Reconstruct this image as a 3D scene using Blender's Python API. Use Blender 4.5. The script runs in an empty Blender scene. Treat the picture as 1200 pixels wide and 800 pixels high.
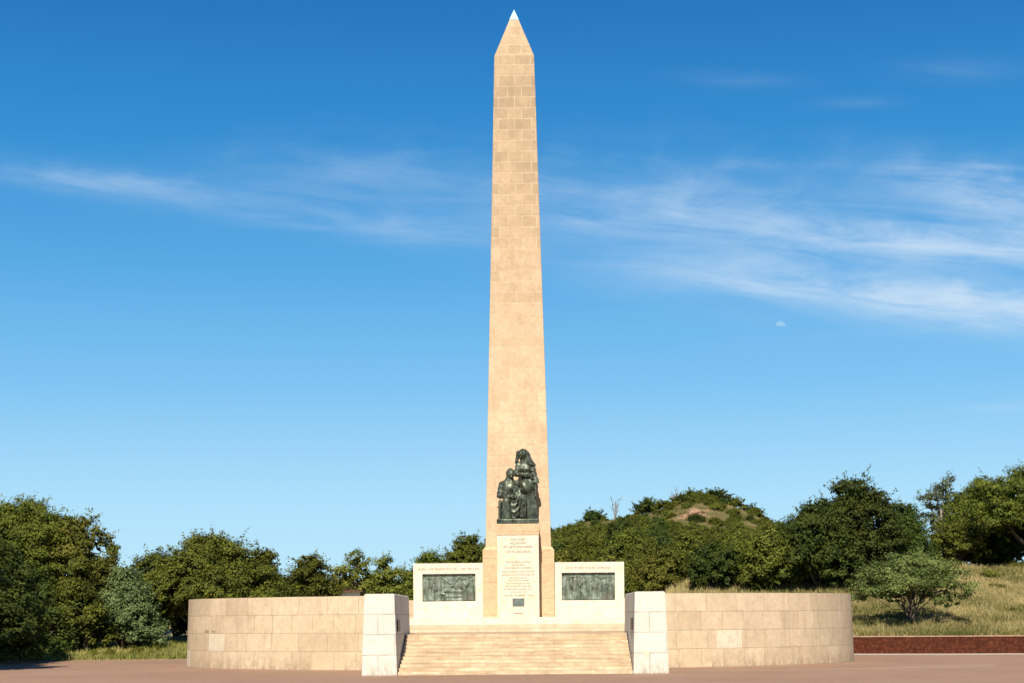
import bpy, math, random
import numpy as np
from mathutils import Vector, Matrix

random.seed(7)
R = math.radians
SC = bpy.context.scene
COL = SC.collection

# ------------------------------------------------------------------ camera numbers
F, EYE, ROLL = 1900.0, 2.66, 0.0087      # focal length in photo pixels, eye height, small tilt
AX, AY, RHO = 0.42, 93.6, -0.0155        # monument axis: place and turn
SUN_EL, SUN_AZ = R(42), R(6)            # sun behind the viewer, a little to the left


def at(px, py, D):
    """world point of a photo pixel at distance D"""
    dx, dy = px - 600.0, py - 722.0
    return ((dx - dy * ROLL) / F * D, D, EYE - (dy + dx * ROLL) / F * D)


# ------------------------------------------------------------------ small helpers
def tag(o, label=None, cat=None, group=None, kind=None):
    if label: o['label'] = label
    if cat: o['category'] = cat
    if group: o['group'] = group
    if kind: o['kind'] = kind
    return o


def empty(name, loc, rz=0.0):
    o = bpy.data.objects.new(name, None)
    COL.objects.link(o)
    o.location = loc
    o.rotation_euler = (0, 0, rz)
    return o


def link(name, me, parent=None, loc=None, rz=None):
    o = bpy.data.objects.new(name, me)
    COL.objects.link(o)
    if parent: o.parent = parent
    if loc is not None: o.location = loc
    if rz is not None: o.rotation_euler = (0, 0, rz)
    return o


def arr_mesh(name, V, Q, mat, tint=None, smooth=False, uv=None):
    """mesh from arrays; Q is (n,3) or (n,4)"""
    V = np.asarray(V, dtype=np.float32); Q = np.asarray(Q, dtype=np.int32)
    me = bpy.data.meshes.new(name)
    k = Q.shape[1]
    me.vertices.add(len(V)); me.vertices.foreach_set('co', V.ravel())
    me.loops.add(Q.size); me.loops.foreach_set('vertex_index', Q.ravel())
    me.polygons.add(len(Q))
    me.polygons.foreach_set('loop_start', np.arange(0, Q.size, k, dtype=np.int32))
    me.polygons.foreach_set('loop_total', np.full(len(Q), k, dtype=np.int32))
    if smooth: me.polygons.foreach_set('use_smooth', np.ones(len(Q), dtype=bool))
    if tint is not None:
        a = me.attributes.new('tint', 'FLOAT', 'POINT')
        a.data.foreach_set('value', np.asarray(tint, dtype=np.float32))
    if uv is not None:
        l = me.uv_layers.new(name='UVMap')
        l.data.foreach_set('uv', np.asarray(uv, dtype=np.float32)[Q.ravel()].ravel())
    me.update(calc_edges=True)
    if mat: me.materials.append(mat)
    return me


class MB:
    """collects polygons; box-projected uv in metres unless given"""
    def __init__(s): s.v, s.f, s.uv = [], [], []

    def poly(s, pts, uv=None):
        n = len(s.v)
        s.v += [tuple(p) for p in pts]
        s.f.append(tuple(range(n, n + len(pts))))
        if uv is None:
            a = np.array(pts, float)
            nn = np.zeros(3)
            for i in range(len(a)): nn += np.cross(a[i], a[(i + 1) % len(a)])
            nn = np.abs(nn)
            if nn[2] > max(nn[0], nn[1]): uv = a[:, :2]
            elif nn[0] > nn[1]: uv = a[:, 1:]
            else: uv = a[:, [0, 2]]
        s.uv += [tuple(u) for u in uv]

    def prism(s, bot, top, cap=True, bottom=True):
        """bot/top: matching rings, counter-clockwise from above"""
        n = len(bot)
        for i in range(n):
            j = (i + 1) % n
            s.poly([bot[i], bot[j], top[j], top[i]])
        if cap: s.poly(top)
        if bottom: s.poly(bot[::-1])

    def box(s, x0, x1, y0, y1, z0, z1, bx=0.0, by=0.0):
        b = [(x0, y0, z0), (x1, y0, z0), (x1, y1, z0), (x0, y1, z0)]
        t = [(x0 + bx, y0 + by, z1), (x1 - bx, y0 + by, z1), (x1 - bx, y1 - by, z1), (x0 + bx, y1 - by, z1)]
        s.prism(b, t)

    def mesh(s, name, mat, bevel=0.0, weld=True):
        me = bpy.data.meshes.new(name)
        me.from_pydata(s.v, [], s.f)
        l = me.uv_layers.new(name='UVMap')
        l.data.foreach_set('uv', [c for u in s.uv for c in u])
        if weld:
            import bmesh
            bm = bmesh.new(); bm.from_mesh(me)
            bmesh.ops.remove_doubles(bm, verts=bm.verts, dist=1e-4)
            if bevel:
                es = [e for e in bm.edges if len(e.link_faces) == 2 and e.calc_face_angle(0) > 0.35]
                bmesh.ops.bevel(bm, geom=es, offset=bevel, segments=2, affect='EDGES', profile=0.5)
            bm.to_mesh(me); bm.free()
        me.materials.append(mat)
        return me


def tube(pts, rad, n=7):
    """swept tube through pts: arrays of verts, quads (ends closed by a point)"""
    pts = np.array(pts, float); m = len(pts)
    V = []
    for i in range(m):
        d = pts[min(i + 1, m - 1)] - pts[max(i - 1, 0)]
        d /= np.linalg.norm(d) + 1e-9
        a = np.cross(d, (0.31, 0.95, 0.05)); a /= np.linalg.norm(a) + 1e-9
        b = np.cross(d, a)
        for k in range(n):
            t = 2 * math.pi * k / n
            V.append(pts[i] + rad[i] * (math.cos(t) * a + math.sin(t) * b))
    Q = []
    for i in range(m - 1):
        for k in range(n):
            j = (k + 1) % n
            Q.append((i * n + k, i * n + j, (i + 1) * n + j, (i + 1) * n + k))
    return np.array(V), np.array(Q)


def join(parts):
    V, Q, o = [], [], 0
    for v, q in parts:
        V.append(v); Q.append(q + o); o += len(v)
    return np.concatenate(V), np.concatenate(Q)


# ------------------------------------------------------------------ material helpers
class NT:
    def __init__(s, tree): s.t = tree; s.n = tree.nodes; s.l = tree.links

    def add(s, typ, **kw):
        n = s.n.new(typ)
        for k, v in kw.items(): setattr(n, k, v)
        return n

    def put(s, sock, v):
        if v is None: return
        if isinstance(v, bpy.types.NodeSocket): s.l.new(v, sock)
        else:
            if isinstance(v, (tuple, list)) and len(v) == 3 and sock.type == 'RGBA': v = (*v, 1)
            sock.default_value = v

    def m(s, op, a, b=None, c=None, clamp=False):
        n = s.add('ShaderNodeMath', operation=op, use_clamp=clamp)
        s.put(n.inputs[0], a); s.put(n.inputs[1], b); s.put(n.inputs[2], c)
        return n.outputs[0]

    def mix(s, f, a, b, mode='MIX'):
        n = s.add('ShaderNodeMix', data_type='RGBA', blend_type=mode)
        s.put(n.inputs[0], f); s.put(n.inputs[6], a); s.put(n.inputs[7], b)
        return n.outputs[2]

    def noise(s, vec, scale, detail=4, rough=0.55, dist=0.0):
        n = s.add('ShaderNodeTexNoise')
        s.put(n.inputs['Vector'], vec); n.inputs['Scale'].default_value = scale
        n.inputs['Detail'].default_value = detail; n.inputs['Roughness'].default_value = rough
        n.inputs['Distortion'].default_value = dist
        return n.outputs['Fac']

    def ramp(s, f, stops):
        n = s.add('ShaderNodeValToRGB'); s.put(n.inputs[0], f)
        e = n.color_ramp.elements
        while len(e) < len(stops): e.new(0.5)
        for el, (p, c) in zip(e, stops):
            el.position = p
            el.color = (*c, 1) if isinstance(c, (tuple, list)) else (c, c, c, 1)
        return n.outputs[0]

    def scale(s, vec, xyz, off=(0, 0, 0)):
        n = s.add('ShaderNodeMapping'); s.put(n.inputs['Vector'], vec)
        n.inputs['Scale'].default_value = xyz; n.inputs['Location'].default_value = off
        return n.outputs[0]

    def bump(s, h, strength, dist=0.02, normal=None):
        n = s.add('ShaderNodeBump'); s.put(n.inputs['Height'], h)
        n.inputs['Strength'].default_value = strength; n.inputs['Distance'].default_value = dist
        s.put(n.inputs['Normal'], normal)
        return n.outputs[0]


def material(name):
    m = bpy.data.materials.new(name); m.use_nodes = True
    t = NT(m.node_tree)
    b = next(n for n in t.n if n.type == 'BSDF_PRINCIPLED')
    b.inputs['Specular IOR Level'].default_value = 0.25
    b.inputs['Roughness'].default_value = 0.85
    return m, t, b


def stone(name, c1, c2, mortar, bw, bh, msize=0.012, offset=0.5, stain=0.35, stain_col=(0.16, 0.12, 0.085),
          foot=0.0, foot_z=0.0, hstreak=0.0, extra=None, weather=None, squash=1.0, streak=0.0, lime=0.0):
    """ashlar: one block colour per block, joints, grime, streaks; uv in metres"""
    m, t, b = material(name)
    uv = t.add('ShaderNodeUVMap').outputs[0]
    geo = t.add('ShaderNodeTexCoord').outputs['Object']
    sep = t.add('ShaderNodeSeparateXYZ'); t.l.new(uv, sep.inputs[0])
    u, v = sep.outputs[0], sep.outputs[1]
    br = t.add('ShaderNodeTexBrick', offset=offset, squash=squash, squash_frequency=2)
    t.l.new(uv, br.inputs['Vector'])
    br.inputs['Color1'].default_value = (0, 0, 0, 1); br.inputs['Color2'].default_value = (1, 1, 1, 1)
    br.inputs['Mortar'].default_value = (0.5, 0.5, 0.5, 1)
    br.inputs['Scale'].default_value = 1.0; br.inputs['Mortar Size'].default_value = msize
    br.inputs['Mortar Smooth'].default_value = 0.3
    br.inputs['Brick Width'].default_value = bw; br.inputs['Row Height'].default_value = bh
    rnd, joint = br.outputs['Color'], br.outputs['Fac']
    col = t.mix(rnd, c1, c2)
    n1 = t.noise(geo, 0.9, 5, 0.62)
    n2 = t.noise(geo, 4.5, 6, 0.7)
    n3 = t.noise(geo, 38.0, 3, 0.6)
    col = t.mix(t.m('MULTIPLY', t.ramp(n1, [(0.38, 0.0), (0.72, 1.0)]), stain), col, stain_col)
    if weather:   # (z0, z1, colour, amount): old unwashed stone above a height
        z0, z1, wc, amt = weather
        f = t.m('DIVIDE', t.m('SUBTRACT', v, z0), z1 - z0, clamp=True)
        f2 = t.m('MULTIPLY', f, t.m('ADD', 0.55, t.m('MULTIPLY', t.ramp(n1, [(0.3, 0), (0.7, 1)]), 0.6)), clamp=True)
        wcol = t.mix(rnd, wc, tuple(c * 0.74 for c in wc))
        col = t.mix(t.m('MULTIPLY', f2, amt), col, wcol)
        mort = t.mix(f, tuple(0.5 * a + 0.5 * b for a, b in zip(mortar, c1)), mortar)
    else:
        mort = mortar
    if streak:    # rain streaks running down the face
        sv = t.noise(t.scale(uv, (3.2, 0.22, 1.0)), 1.0, 5, 0.6)
        sf = t.m('MULTIPLY', t.ramp(sv, [(0.52, 0), (0.7, 1)]), t.ramp(n1, [(0.35, 0), (0.6, 1)]))
        col = t.mix(t.m('MULTIPLY', sf, streak), col, stain_col)
    if hstreak:   # dirt lying along the edges of the treads
        hv = t.noise(t.scale(uv, (0.55, 7.0, 1.0)), 1.0, 5, 0.65)
        col = t.mix(t.m('MULTIPLY', t.ramp(hv, [(0.50, 0), (0.62, 1)]), hstreak), col, stain_col)
    if lime:      # pale lime runs
        sv = t.noise(t.scale(uv, (2.1, 0.1, 1.0), (7, 3, 0)), 1.0, 3, 0.5)
        sf = t.m('MULTIPLY', t.ramp(sv, [(0.63, 0), (0.69, 1)]), t.m('GREATER_THAN', u, lime))
        col = t.mix(t.m('MULTIPLY', sf, 0.5), col, (0.66, 0.6, 0.5))
    if foot:      # damp, soiled foot of the wall
        h = t.m('SUBTRACT', 1.0, t.m('DIVIDE', t.m('SUBTRACT', v, foot_z), 0.75), clamp=True)
        nf = t.noise(t.scale(uv, (3.0, 1.2, 1.0)), 1.0, 6, 0.7)
        col = t.mix(t.m('MULTIPLY', t.m('MULTIPLY', h, t.ramp(nf, [(0.42, 0), (0.62, 1)])), foot), col,
                    (0.2, 0.13, 0.08))
    for (u0, u1, v0, v1, ec) in (extra or []):   # replaced stones
        f = t.m('MULTIPLY', t.m('MULTIPLY', t.m('GREATER_THAN', u, u0), t.m('LESS_THAN', u, u1)),
                t.m('MULTIPLY', t.m('GREATER_THAN', v, v0), t.m('LESS_THAN', v, v1)))
        col = t.mix(f, col, t.mix(n2, ec, tuple(c * 0.9 for c in ec)))
    jb = t.ramp(t.noise(geo, 1.7, 4, 0.7), [(0.36, 0.15), (0.62, 1.0)])
    col = t.mix(t.m('MULTIPLY', t.m('MULTIPLY', joint, jb if not weather else 0.8), 0.85), col, mort)
    n4 = t.noise(t.scale(geo, (1, 1, .6)), 2.6, 6, 0.72)
    col = t.mix(t.m('MULTIPLY', t.ramp(n4, [(0.50, 0), (0.68, 1)]), 0.42 if not weather else 0.25), col, stain_col)
    col = t.mix(t.m('MULTIPLY', t.ramp(n2, [(0.35, 1), (0.6, 0)]), 0.3), col, stain_col)
    col = t.mix(0.18, col, t.ramp(n3, [(0.3, 0.0), (0.7, 1.0)]), 'OVERLAY')
    pit = t.ramp(t.noise(geo, 11.0, 2, 0.5), [(0.70, 0), (0.735, 1)])
    col = t.mix(t.m('MULTIPLY', pit, 0.45), col, stain_col)
    t.l.new(col, b.inputs['Base Color'])
    h = t.m('SUBTRACT', t.m('ADD', t.m('MULTIPLY', n2, 0.6), t.m('MULTIPLY', n3, 0.35)),
            t.m('MULTIPLY', joint, 0.8))
    t.l.new(t.bump(h, 0.6, 0.02), b.inputs['Normal'])
    return m


MAT = {}
SAND, SAND2 = (0.58, 0.395, 0.235), (0.50, 0.335, 0.195)
CREAM, CREAM2 = (0.70, 0.615, 0.48), (0.66, 0.535, 0.37)
WHITE, WHITE2 = (0.62, 0.57, 0.485), (0.56, 0.51, 0.425)
MAT['obelisk'] = stone('obelisk_sandstone', (0.625, 0.45, 0.29), (0.555, 0.39, 0.24), (0.60, 0.47, 0.33), 0.93, 0.62, 0.024,
                       stain=0.18, stain_col=(0.3, 0.19, 0.1), weather=(14.0, 30.0, (0.41, 0.295, 0.18), 0.95), squash=0.85, streak=0.22)
MAT['plinth'] = stone('plinth_sandstone', (0.61, 0.42, 0.255), (0.56, 0.38, 0.225), (0.38, 0.24, 0.14), 2.4, 0.92, 0.012,
                      stain=0.12, stain_col=(0.34, 0.2, 0.1))
MAT['pedestal'] = stone('pedestal_stone', (0.68, 0.595, 0.455), (0.66, 0.575, 0.435), (0.6, 0.5, 0.35), 6.0, 6.2, 0.004,
                        stain=0.22, stain_col=(0.52, 0.37, 0.2))
MAT['panel'] = stone('panel_stone', CREAM, (0.67, 0.585, 0.45), (0.55, 0.46, 0.33), 1.9, 1.05, 0.008, stain=0.14,
                     stain_col=(0.5, 0.38, 0.22))
MAT['platform'] = stone('platform_stone', (0.66, 0.54, 0.39), (0.58, 0.46, 0.32), (0.42, 0.3, 0.19), 1.5, 0.40, 0.014,
                        stain=0.4, stain_col=(0.45, 0.28, 0.16))
MAT['pier'] = stone('pier_limestone', WHITE, WHITE2, (0.30, 0.26, 0.20), 1.55, 0.94, 0.028, stain=0.15,
                    stain_col=(0.45, 0.4, 0.31), foot=0.8, streak=0.3)
MAT['step'] = stone('step_stone', (0.69, 0.545, 0.37), (0.56, 0.42, 0.265), (0.36, 0.25, 0.15), 2.3, 0.1655, 0.006, stain=0.6,
                    stain_col=(0.32, 0.215, 0.12), offset=0.37, hstreak=0.65)
MAT['terrace'] = stone('terrace_stone', (0.56, 0.41, 0.27), (0.47, 0.33, 0.21), (0.36, 0.26, 0.17), 0.9, 0.9, 0.01, stain=0.3,
                       stain_col=(0.3, 0.2, 0.12))


def wallmat(name, extra, lime):
    return stone(name, (0.605, 0.465, 0.305), (0.50, 0.375, 0.24), (0.30, 0.215, 0.135), 1.75, 0.945, 0.02, stain=0.3,
                 stain_col=(0.34, 0.25, 0.16), foot=0.75, extra=extra, streak=0.55, lime=lime, squash=0.72)


def leafmat(name, dark, light, trans=0.18):
    m, t, b = material(name)
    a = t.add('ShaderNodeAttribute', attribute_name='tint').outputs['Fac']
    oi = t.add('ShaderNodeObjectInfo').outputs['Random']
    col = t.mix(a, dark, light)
    hs = t.add('ShaderNodeHueSaturation')
    t.put(hs.inputs['Hue'], t.m('ADD', 0.485, t.m('MULTIPLY', oi, 0.03)))
    t.put(hs.inputs['Value'], t.m('ADD', 0.82, t.m('MULTIPLY', oi, 0.36)))
    t.put(hs.inputs['Color'], col)
    col = hs.outputs[0]
    t.l.new(col, b.inputs['Base Color'])
    b.inputs['Roughness'].default_value = 0.6
    b.inputs['Specular IOR Level'].default_value = 0.12
    tr = t.add('ShaderNodeBsdfTranslucent'); t.l.new(col, tr.inputs[0])
    mx = t.add('ShaderNodeMixShader'); mx.inputs[0].default_value = trans
    t.l.new(b.outputs[0], mx.inputs[1]); t.l.new(tr.outputs[0], mx.inputs[2])
    out = next(n for n in t.n if n.type == 'OUTPUT_MATERIAL')
    t.l.new(mx.outputs[0], out.inputs[0])
    return m


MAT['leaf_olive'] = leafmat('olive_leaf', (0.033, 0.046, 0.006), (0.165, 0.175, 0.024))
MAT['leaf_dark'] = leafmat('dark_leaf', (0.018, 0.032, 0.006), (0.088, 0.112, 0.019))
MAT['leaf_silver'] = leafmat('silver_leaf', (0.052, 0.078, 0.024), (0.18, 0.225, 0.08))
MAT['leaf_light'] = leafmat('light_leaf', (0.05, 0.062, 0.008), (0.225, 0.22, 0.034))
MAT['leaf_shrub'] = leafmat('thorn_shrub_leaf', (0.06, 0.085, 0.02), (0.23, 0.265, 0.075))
MAT['leaf_grey'] = leafmat('grey_gum_leaf', (0.05, 0.07, 0.03), (0.16, 0.18, 0.08))
MAT['grass'] = leafmat('dry_grass', (0.14, 0.145, 0.035), (0.56, 0.45, 0.20), 0.3)
MAT['grass_hill'] = leafmat('hill_grass', (0.10, 0.115, 0.028), (0.42, 0.35, 0.15), 0.3)
MAT['grass_green'] = leafmat('green_grass', (0.10, 0.12, 0.02), (0.36, 0.31, 0.10), 0.3)


def simple(name, c1, c2, scale=8.0, rough=0.85, metal=0.0, bump=0.4):
    m, t, b = material(name)
    g = t.add('ShaderNodeTexCoord').outputs['Object']
    n = t.noise(g, scale, 6, 0.6)
    t.l.new(t.mix(t.ramp(n, [(0.32, 0), (0.68, 1)]), c1, c2), b.inputs['Base Color'])
    b.inputs['Roughness'].default_value = rough; b.inputs['Metallic'].default_value = metal
    if bump: t.l.new(t.bump(n, bump, 0.03), b.inputs['Normal'])
    return m


MAT['bark'] = simple('tree_bark', (0.06, 0.045, 0.032), (0.13, 0.1, 0.075), 5)
MAT['bark_pale'] = simple('pale_bark', (0.18, 0.15, 0.12), (0.3, 0.26, 0.21), 4)


def bronzemat(name, dark, mid, light, brown, rough, metal):
    m, t, b = material(name)
    g = t.add('ShaderNodeTexCoord').outputs['Object']
    n1 = t.noise(g, 2.6, 6, 0.65); n2 = t.noise(t.scale(g, (6, 6, 1.4), (3, 1, 2)), 1.0, 5, 0.6); n3 = t.noise(g, 1.3, 4, 0.5)
    col = t.ramp(n1, [(0.34, dark), (0.52, mid), (0.70, light)])
    col = t.mix(t.m('MULTIPLY', t.ramp(n2, [(0.5, 0), (0.66, 1)]), .55), col, light)
    col = t.mix(t.m('MULTIPLY', t.ramp(n3, [(0.52, 0), (0.66, 1)]), .6), col, brown)
    t.l.new(col, b.inputs['Base Color'])
    b.inputs['Roughness'].default_value = rough; b.inputs['Metallic'].default_value = metal
    t.l.new(t.bump(t.noise(g, 14, 4, .6), 0.35, 0.02), b.inputs['Normal'])
    return m


MAT['bronze'] = bronzemat('patinated_bronze', (0.026, 0.03, 0.02), (0.066, 0.076, 0.052), (0.19, 0.215, 0.155), (0.045, 0.04, 0.026), 0.42, 0.4)
MAT['relief'] = bronzemat('relief_bronze', (0.07, 0.08, 0.06), (0.125, 0.145, 0.11), (0.33, 0.38, 0.31), (0.10, 0.075, 0.05), 0.5, 0.25)
MAT['plaque'] = simple('plaque_bronze', (0.10, 0.12, 0.11), (0.17, 0.2, 0.18), 6, 0.45, 0.4, 0.2)
MAT['darkplate'] = simple('dark_plate', (0.03, 0.026, 0.022), (0.06, 0.05, 0.042), 6, 0.5, 0.3, 0.2)
MAT['ink'] = simple('inscription_paint', (0.06, 0.052, 0.042), (0.18, 0.145, 0.105), 9, 0.8, 0, 0)
MAT['red'] = simple('faded_red_paint', (0.42, 0.16, 0.11), (0.5, 0.24, 0.17), 9, 0.8, 0, 0)
MAT['cap'] = simple('metal_tip', (0.26, 0.40, 0.41), (0.36, 0.50, 0.50), 5, 0.35, 0.3, 0.1)
MAT['rock'] = simple('reddish_rock', (0.20, 0.11, 0.06), (0.38, 0.24, 0.14), 1.4, 0.9, 0, 0.9)
MAT['pale_rock'] = simple('pale_rock', (0.34, 0.29, 0.22), (0.5, 0.44, 0.35), 1.4, 0.9, 0, 0.9)
MAT['whitewash'] = simple('whitewash', (0.72, 0.7, 0.66), (0.8, 0.78, 0.74), 2, 0.8, 0, 0.1)
MAT['tin'] = simple('red_tin_roof', (0.09, 0.045, 0.03), (0.14, 0.07, 0.045), 2, 0.6, 0, 0.1)
MAT['glass'] = simple('dark_window', (0.02, 0.025, 0.03), (0.03, 0.035, 0.04), 2, 0.1, 0, 0)
MAT['concrete'] = simple('concrete_edging', (0.42, 0.34, 0.26), (0.52, 0.43, 0.34), 3, 0.9, 0, 0.3)


def brickmat():
    m, t, b = material('red_brick')
    uv = t.add('ShaderNodeUVMap').outputs[0]
    br = t.add('ShaderNodeTexBrick'); t.l.new(uv, br.inputs['Vector'])
    br.inputs['Color1'].default_value = (0.10, 0.024, 0.011, 1); br.inputs['Color2'].default_value = (0.06, 0.018, 0.01, 1)
    br.inputs['Mortar'].default_value = (0.05, 0.025, 0.016, 1)
    br.inputs['Scale'].default_value = 1; br.inputs['Mortar Size'].default_value = 0.01
    br.inputs['Brick Width'].default_value = 0.23; br.inputs['Row Height'].default_value = 0.085
    n = t.noise(t.add('ShaderNodeTexCoord').outputs['Object'], 5.0, 6, 0.75)
    col = t.mix(t.m('MULTIPLY', t.ramp(n, [(0.48, 0), (0.62, 1)]), 0.7), br.outputs[0], (0.16, 0.05, 0.023))
    col = t.mix(t.m('MULTIPLY', t.ramp(n, [(0.36, 1), (0.46, 0)]), 0.7), col, (0.04, 0.014, 0.008))
    t.l.new(col, b.inputs['Base Color'])
    b.inputs['Specular IOR Level'].default_value = 0.05
    t.l.new(t.bump(t.m('SUBTRACT', n, br.outputs['Fac']), 1.0, 0.03), b.inputs['Normal'])
    return m


def pavemat():
    m, t, b = material('brick_paving')
    g = t.add('ShaderNodeTexCoord').outputs['Object']
    br = t.add('ShaderNodeTexBrick'); t.l.new(g, br.inputs['Vector'])
    br.inputs['Color1'].default_value = (0.335, 0.20, 0.122, 1); br.inputs['Color2'].default_value = (0.265, 0.15, 0.09, 1)
    br.inputs['Mortar'].default_value = (0.24, 0.155, 0.11, 1)
    br.inputs['Scale'].default_value = 1; br.inputs['Mortar Size'].default_value = 0.006
    br.inputs['Brick Width'].default_value = 0.21; br.inputs['Row Height'].default_value = 0.105
    n1 = t.noise(g, 0.16, 5, 0.6); n2 = t.noise(t.scale(g, (0.25, 1.0, 1.0)), 1.2, 5, 0.6); n3 = t.noise(g, 0.9, 6, 0.75); n4 = t.noise(t.scale(g, (0.06, 0.5, 1.0), (4, 2, 0)), 1.0, 4, 0.6)
    col = t.mix(t.m('MULTIPLY', t.ramp(n1, [(0.35, 0), (0.7, 1)]), 0.55), br.outputs[0], (0.37, 0.235, 0.15))
    col = t.mix(t.m('MULTIPLY', t.ramp(n2, [(0.45, 0), (0.75, 1)]), 0.4), col, (0.22, 0.135, 0.10))
    t.l.new(col, b.inputs['Base Color'])
    col = t.mix(t.m('MULTIPLY', t.ramp(n3, [(0.52, 0), (0.68, 1)]), 0.45), col, (0.17, 0.105, 0.07))
    col = t.mix(t.m('MULTIPLY', t.ramp(n4, [(0.55, 0), (0.66, 1)]), 0.4), col, (0.44, 0.32, 0.23))
    t.l.new(t.bump(t.m('ADD', n2, br.outputs['Fac']), 0.3, 0.01), b.inputs['Normal'])
    return m


def earthmat():
    m, t, b = material('veld_ground')
    g = t.add('ShaderNodeTexCoord').outputs['Object']
    n1 = t.noise(g, 0.22, 6, 0.65); n2 = t.noise(g, 1.3, 6, 0.7)
    col = t.mix(t.ramp(n1, [(0.38, 0), (0.62, 1)]), (0.42, 0.33, 0.16), (0.22, 0.2, 0.07))
    col = t.mix(t.m('MULTIPLY', t.ramp(n2, [(0.45, 0), (0.65, 1)]), 0.7), col, (0.36, 0.22, 0.125))
    t.l.new(col, b.inputs['Base Color'])
    t.l.new(t.bump(n2, 0.8, 0.2), b.inputs['Normal'])
    return m


# ------------------------------------------------------------------ terrain
RPX = np.array([-9000, -500, 100, 300, 430, 480, 560, 650, 694, 730, 756, 780, 800, 818, 835, 850, 870, 885, 905, 960, 1070, 1200, 1700, 9000], float)
RZ = np.array([3.0, 3.0, 3.5, 4.5, 7.0, 10, 15.0, 19.4, 20.8, 21.7, 22.2, 23.0, 24.6, 25.6, 25.4, 24.4, 23.0, 22.0, 20.6, 16.5, 11.5, 9.0, 8.0, 6.0])


def sst(x): x = np.clip(x, 0, 1); return x * x * (3 - 2 * x)


def edge_y(X):
    X = np.asarray(X, float)
    return 109.0 - 0.42 * np.clip(X - 21, 0, 40) + 0.010 * np.clip(X - 21, 0, 20) ** 2 - 0.12 * np.clip(-21 - X, 0, 25)


def wside(X): return sst((np.asarray(X, float) - 6) / 9.0)


def ground(X, Y):
    X = np.asarray(X, float); Y = np.asarray(Y, float)
    t = Y - edge_y(X)
    w = wside(X)
    near_r = 1.08 + np.minimum(0.128 * np.maximum(t - 0.3, 0), 5.8)
    near_l = 0.02 + np.minimum(0.045 * np.maximum(t, 0), 2.6)
    near = near_l * (1 - w) + near_r * w
    px = 600 + F * X / np.maximum(Y, 60)
    ridge = np.interp(px, RPX, RZ)
    r = sst((Y - 125) / 215.0)
    z = near + (ridge - near) * r
    far = sst((Y - 345) / 300.0)
    z = z * (1 - far) + 2.0 * far
    bump = 0.25 * np.sin(X * 0.31 + Y * 0.17) * np.sin(Y * 0.23 - X * 0.11) * sst((t - 6) / 20)
    return np.where(t <= 0.0, -0.03, z + bump)


def build_ground():
    xs = np.concatenate([np.linspace(-2500, -90, 14), np.linspace(-84, 84, 141), np.linspace(90, 2500, 14)])
    ts = np.concatenate([[-300, -120, -60, -20, -5, -0.01, 0.12], np.linspace(0.6, 60, 70), np.linspace(62, 260, 90),
                         np.linspace(275, 600, 20), [900, 1500, 2600, 4000]])
    X, T = np.meshgrid(xs, ts)
    Y = edge_y(X) + T
    Z = ground(X, Y)
    V = np.stack([X, Y, Z], -1).reshape(-1, 3)
    n, m = len(xs), len(ts)
    i = (np.arange(m - 1)[:, None] * n + np.arange(n - 1)[None]).ravel()
    Q = np.stack([i, i + 1, i + n + 1, i + n], 1)
    tag(link('ground', arr_mesh('ground', V, Q, earthmat(), smooth=True)), kind='structure')
    # paved forecourt, ends along the edge line
    xs = np.linspace(-120, 90, 106)
    V = np.concatenate([np.stack([xs, np.full_like(xs, -60), np.zeros_like(xs)], 1),
                        np.stack([xs, edge_y(xs) - 0.0, np.zeros_like(xs)], 1)])
    n = len(xs); i = np.arange(n - 1)
    Q = np.stack([i, i + 1, i + n + 1, i + n], 1)
    tag(link('forecourt_paving', arr_mesh('forecourt_paving', V, Q, pavemat())), kind='structure')
    # pale concrete bands laid in the paving
    def band(pts, w, z=0.004):
        pts = np.array(pts, float); V = []
        for k in range(len(pts)):
            d = pts[min(k + 1, len(pts) - 1)] - pts[max(k - 1, 0)]; d /= np.linalg.norm(d)
            nrm = np.array([-d[1], d[0]]) * w / 2
            V += [(*(pts[k] - nrm), z), (*(pts[k] + nrm), z)]
        i = np.arange(0, 2 * len(pts) - 2, 2)
        return np.array(V), np.stack([i, i + 2, i + 3, i + 1], 1)
    a = np.linspace(0, 1, 20)
    v, q = band(np.stack([7.5 + 17 * a, 77.6 + 0.5 * a + 4.2 * a ** 3], 1), 0.3)
    tag(link('pale_paving_band', arr_mesh('pale_paving_band', v, q, MAT['concrete'])), kind='structure')
    xs = np.linspace(17, 70, 40)
    v, q = band(np.stack([xs, edge_y(xs) - 2.0], 1), 3.2)
    tag(link('concrete_gutter', arr_mesh('concrete_gutter', v, q, MAT['concrete'])), kind='structure')


build_ground()


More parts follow.
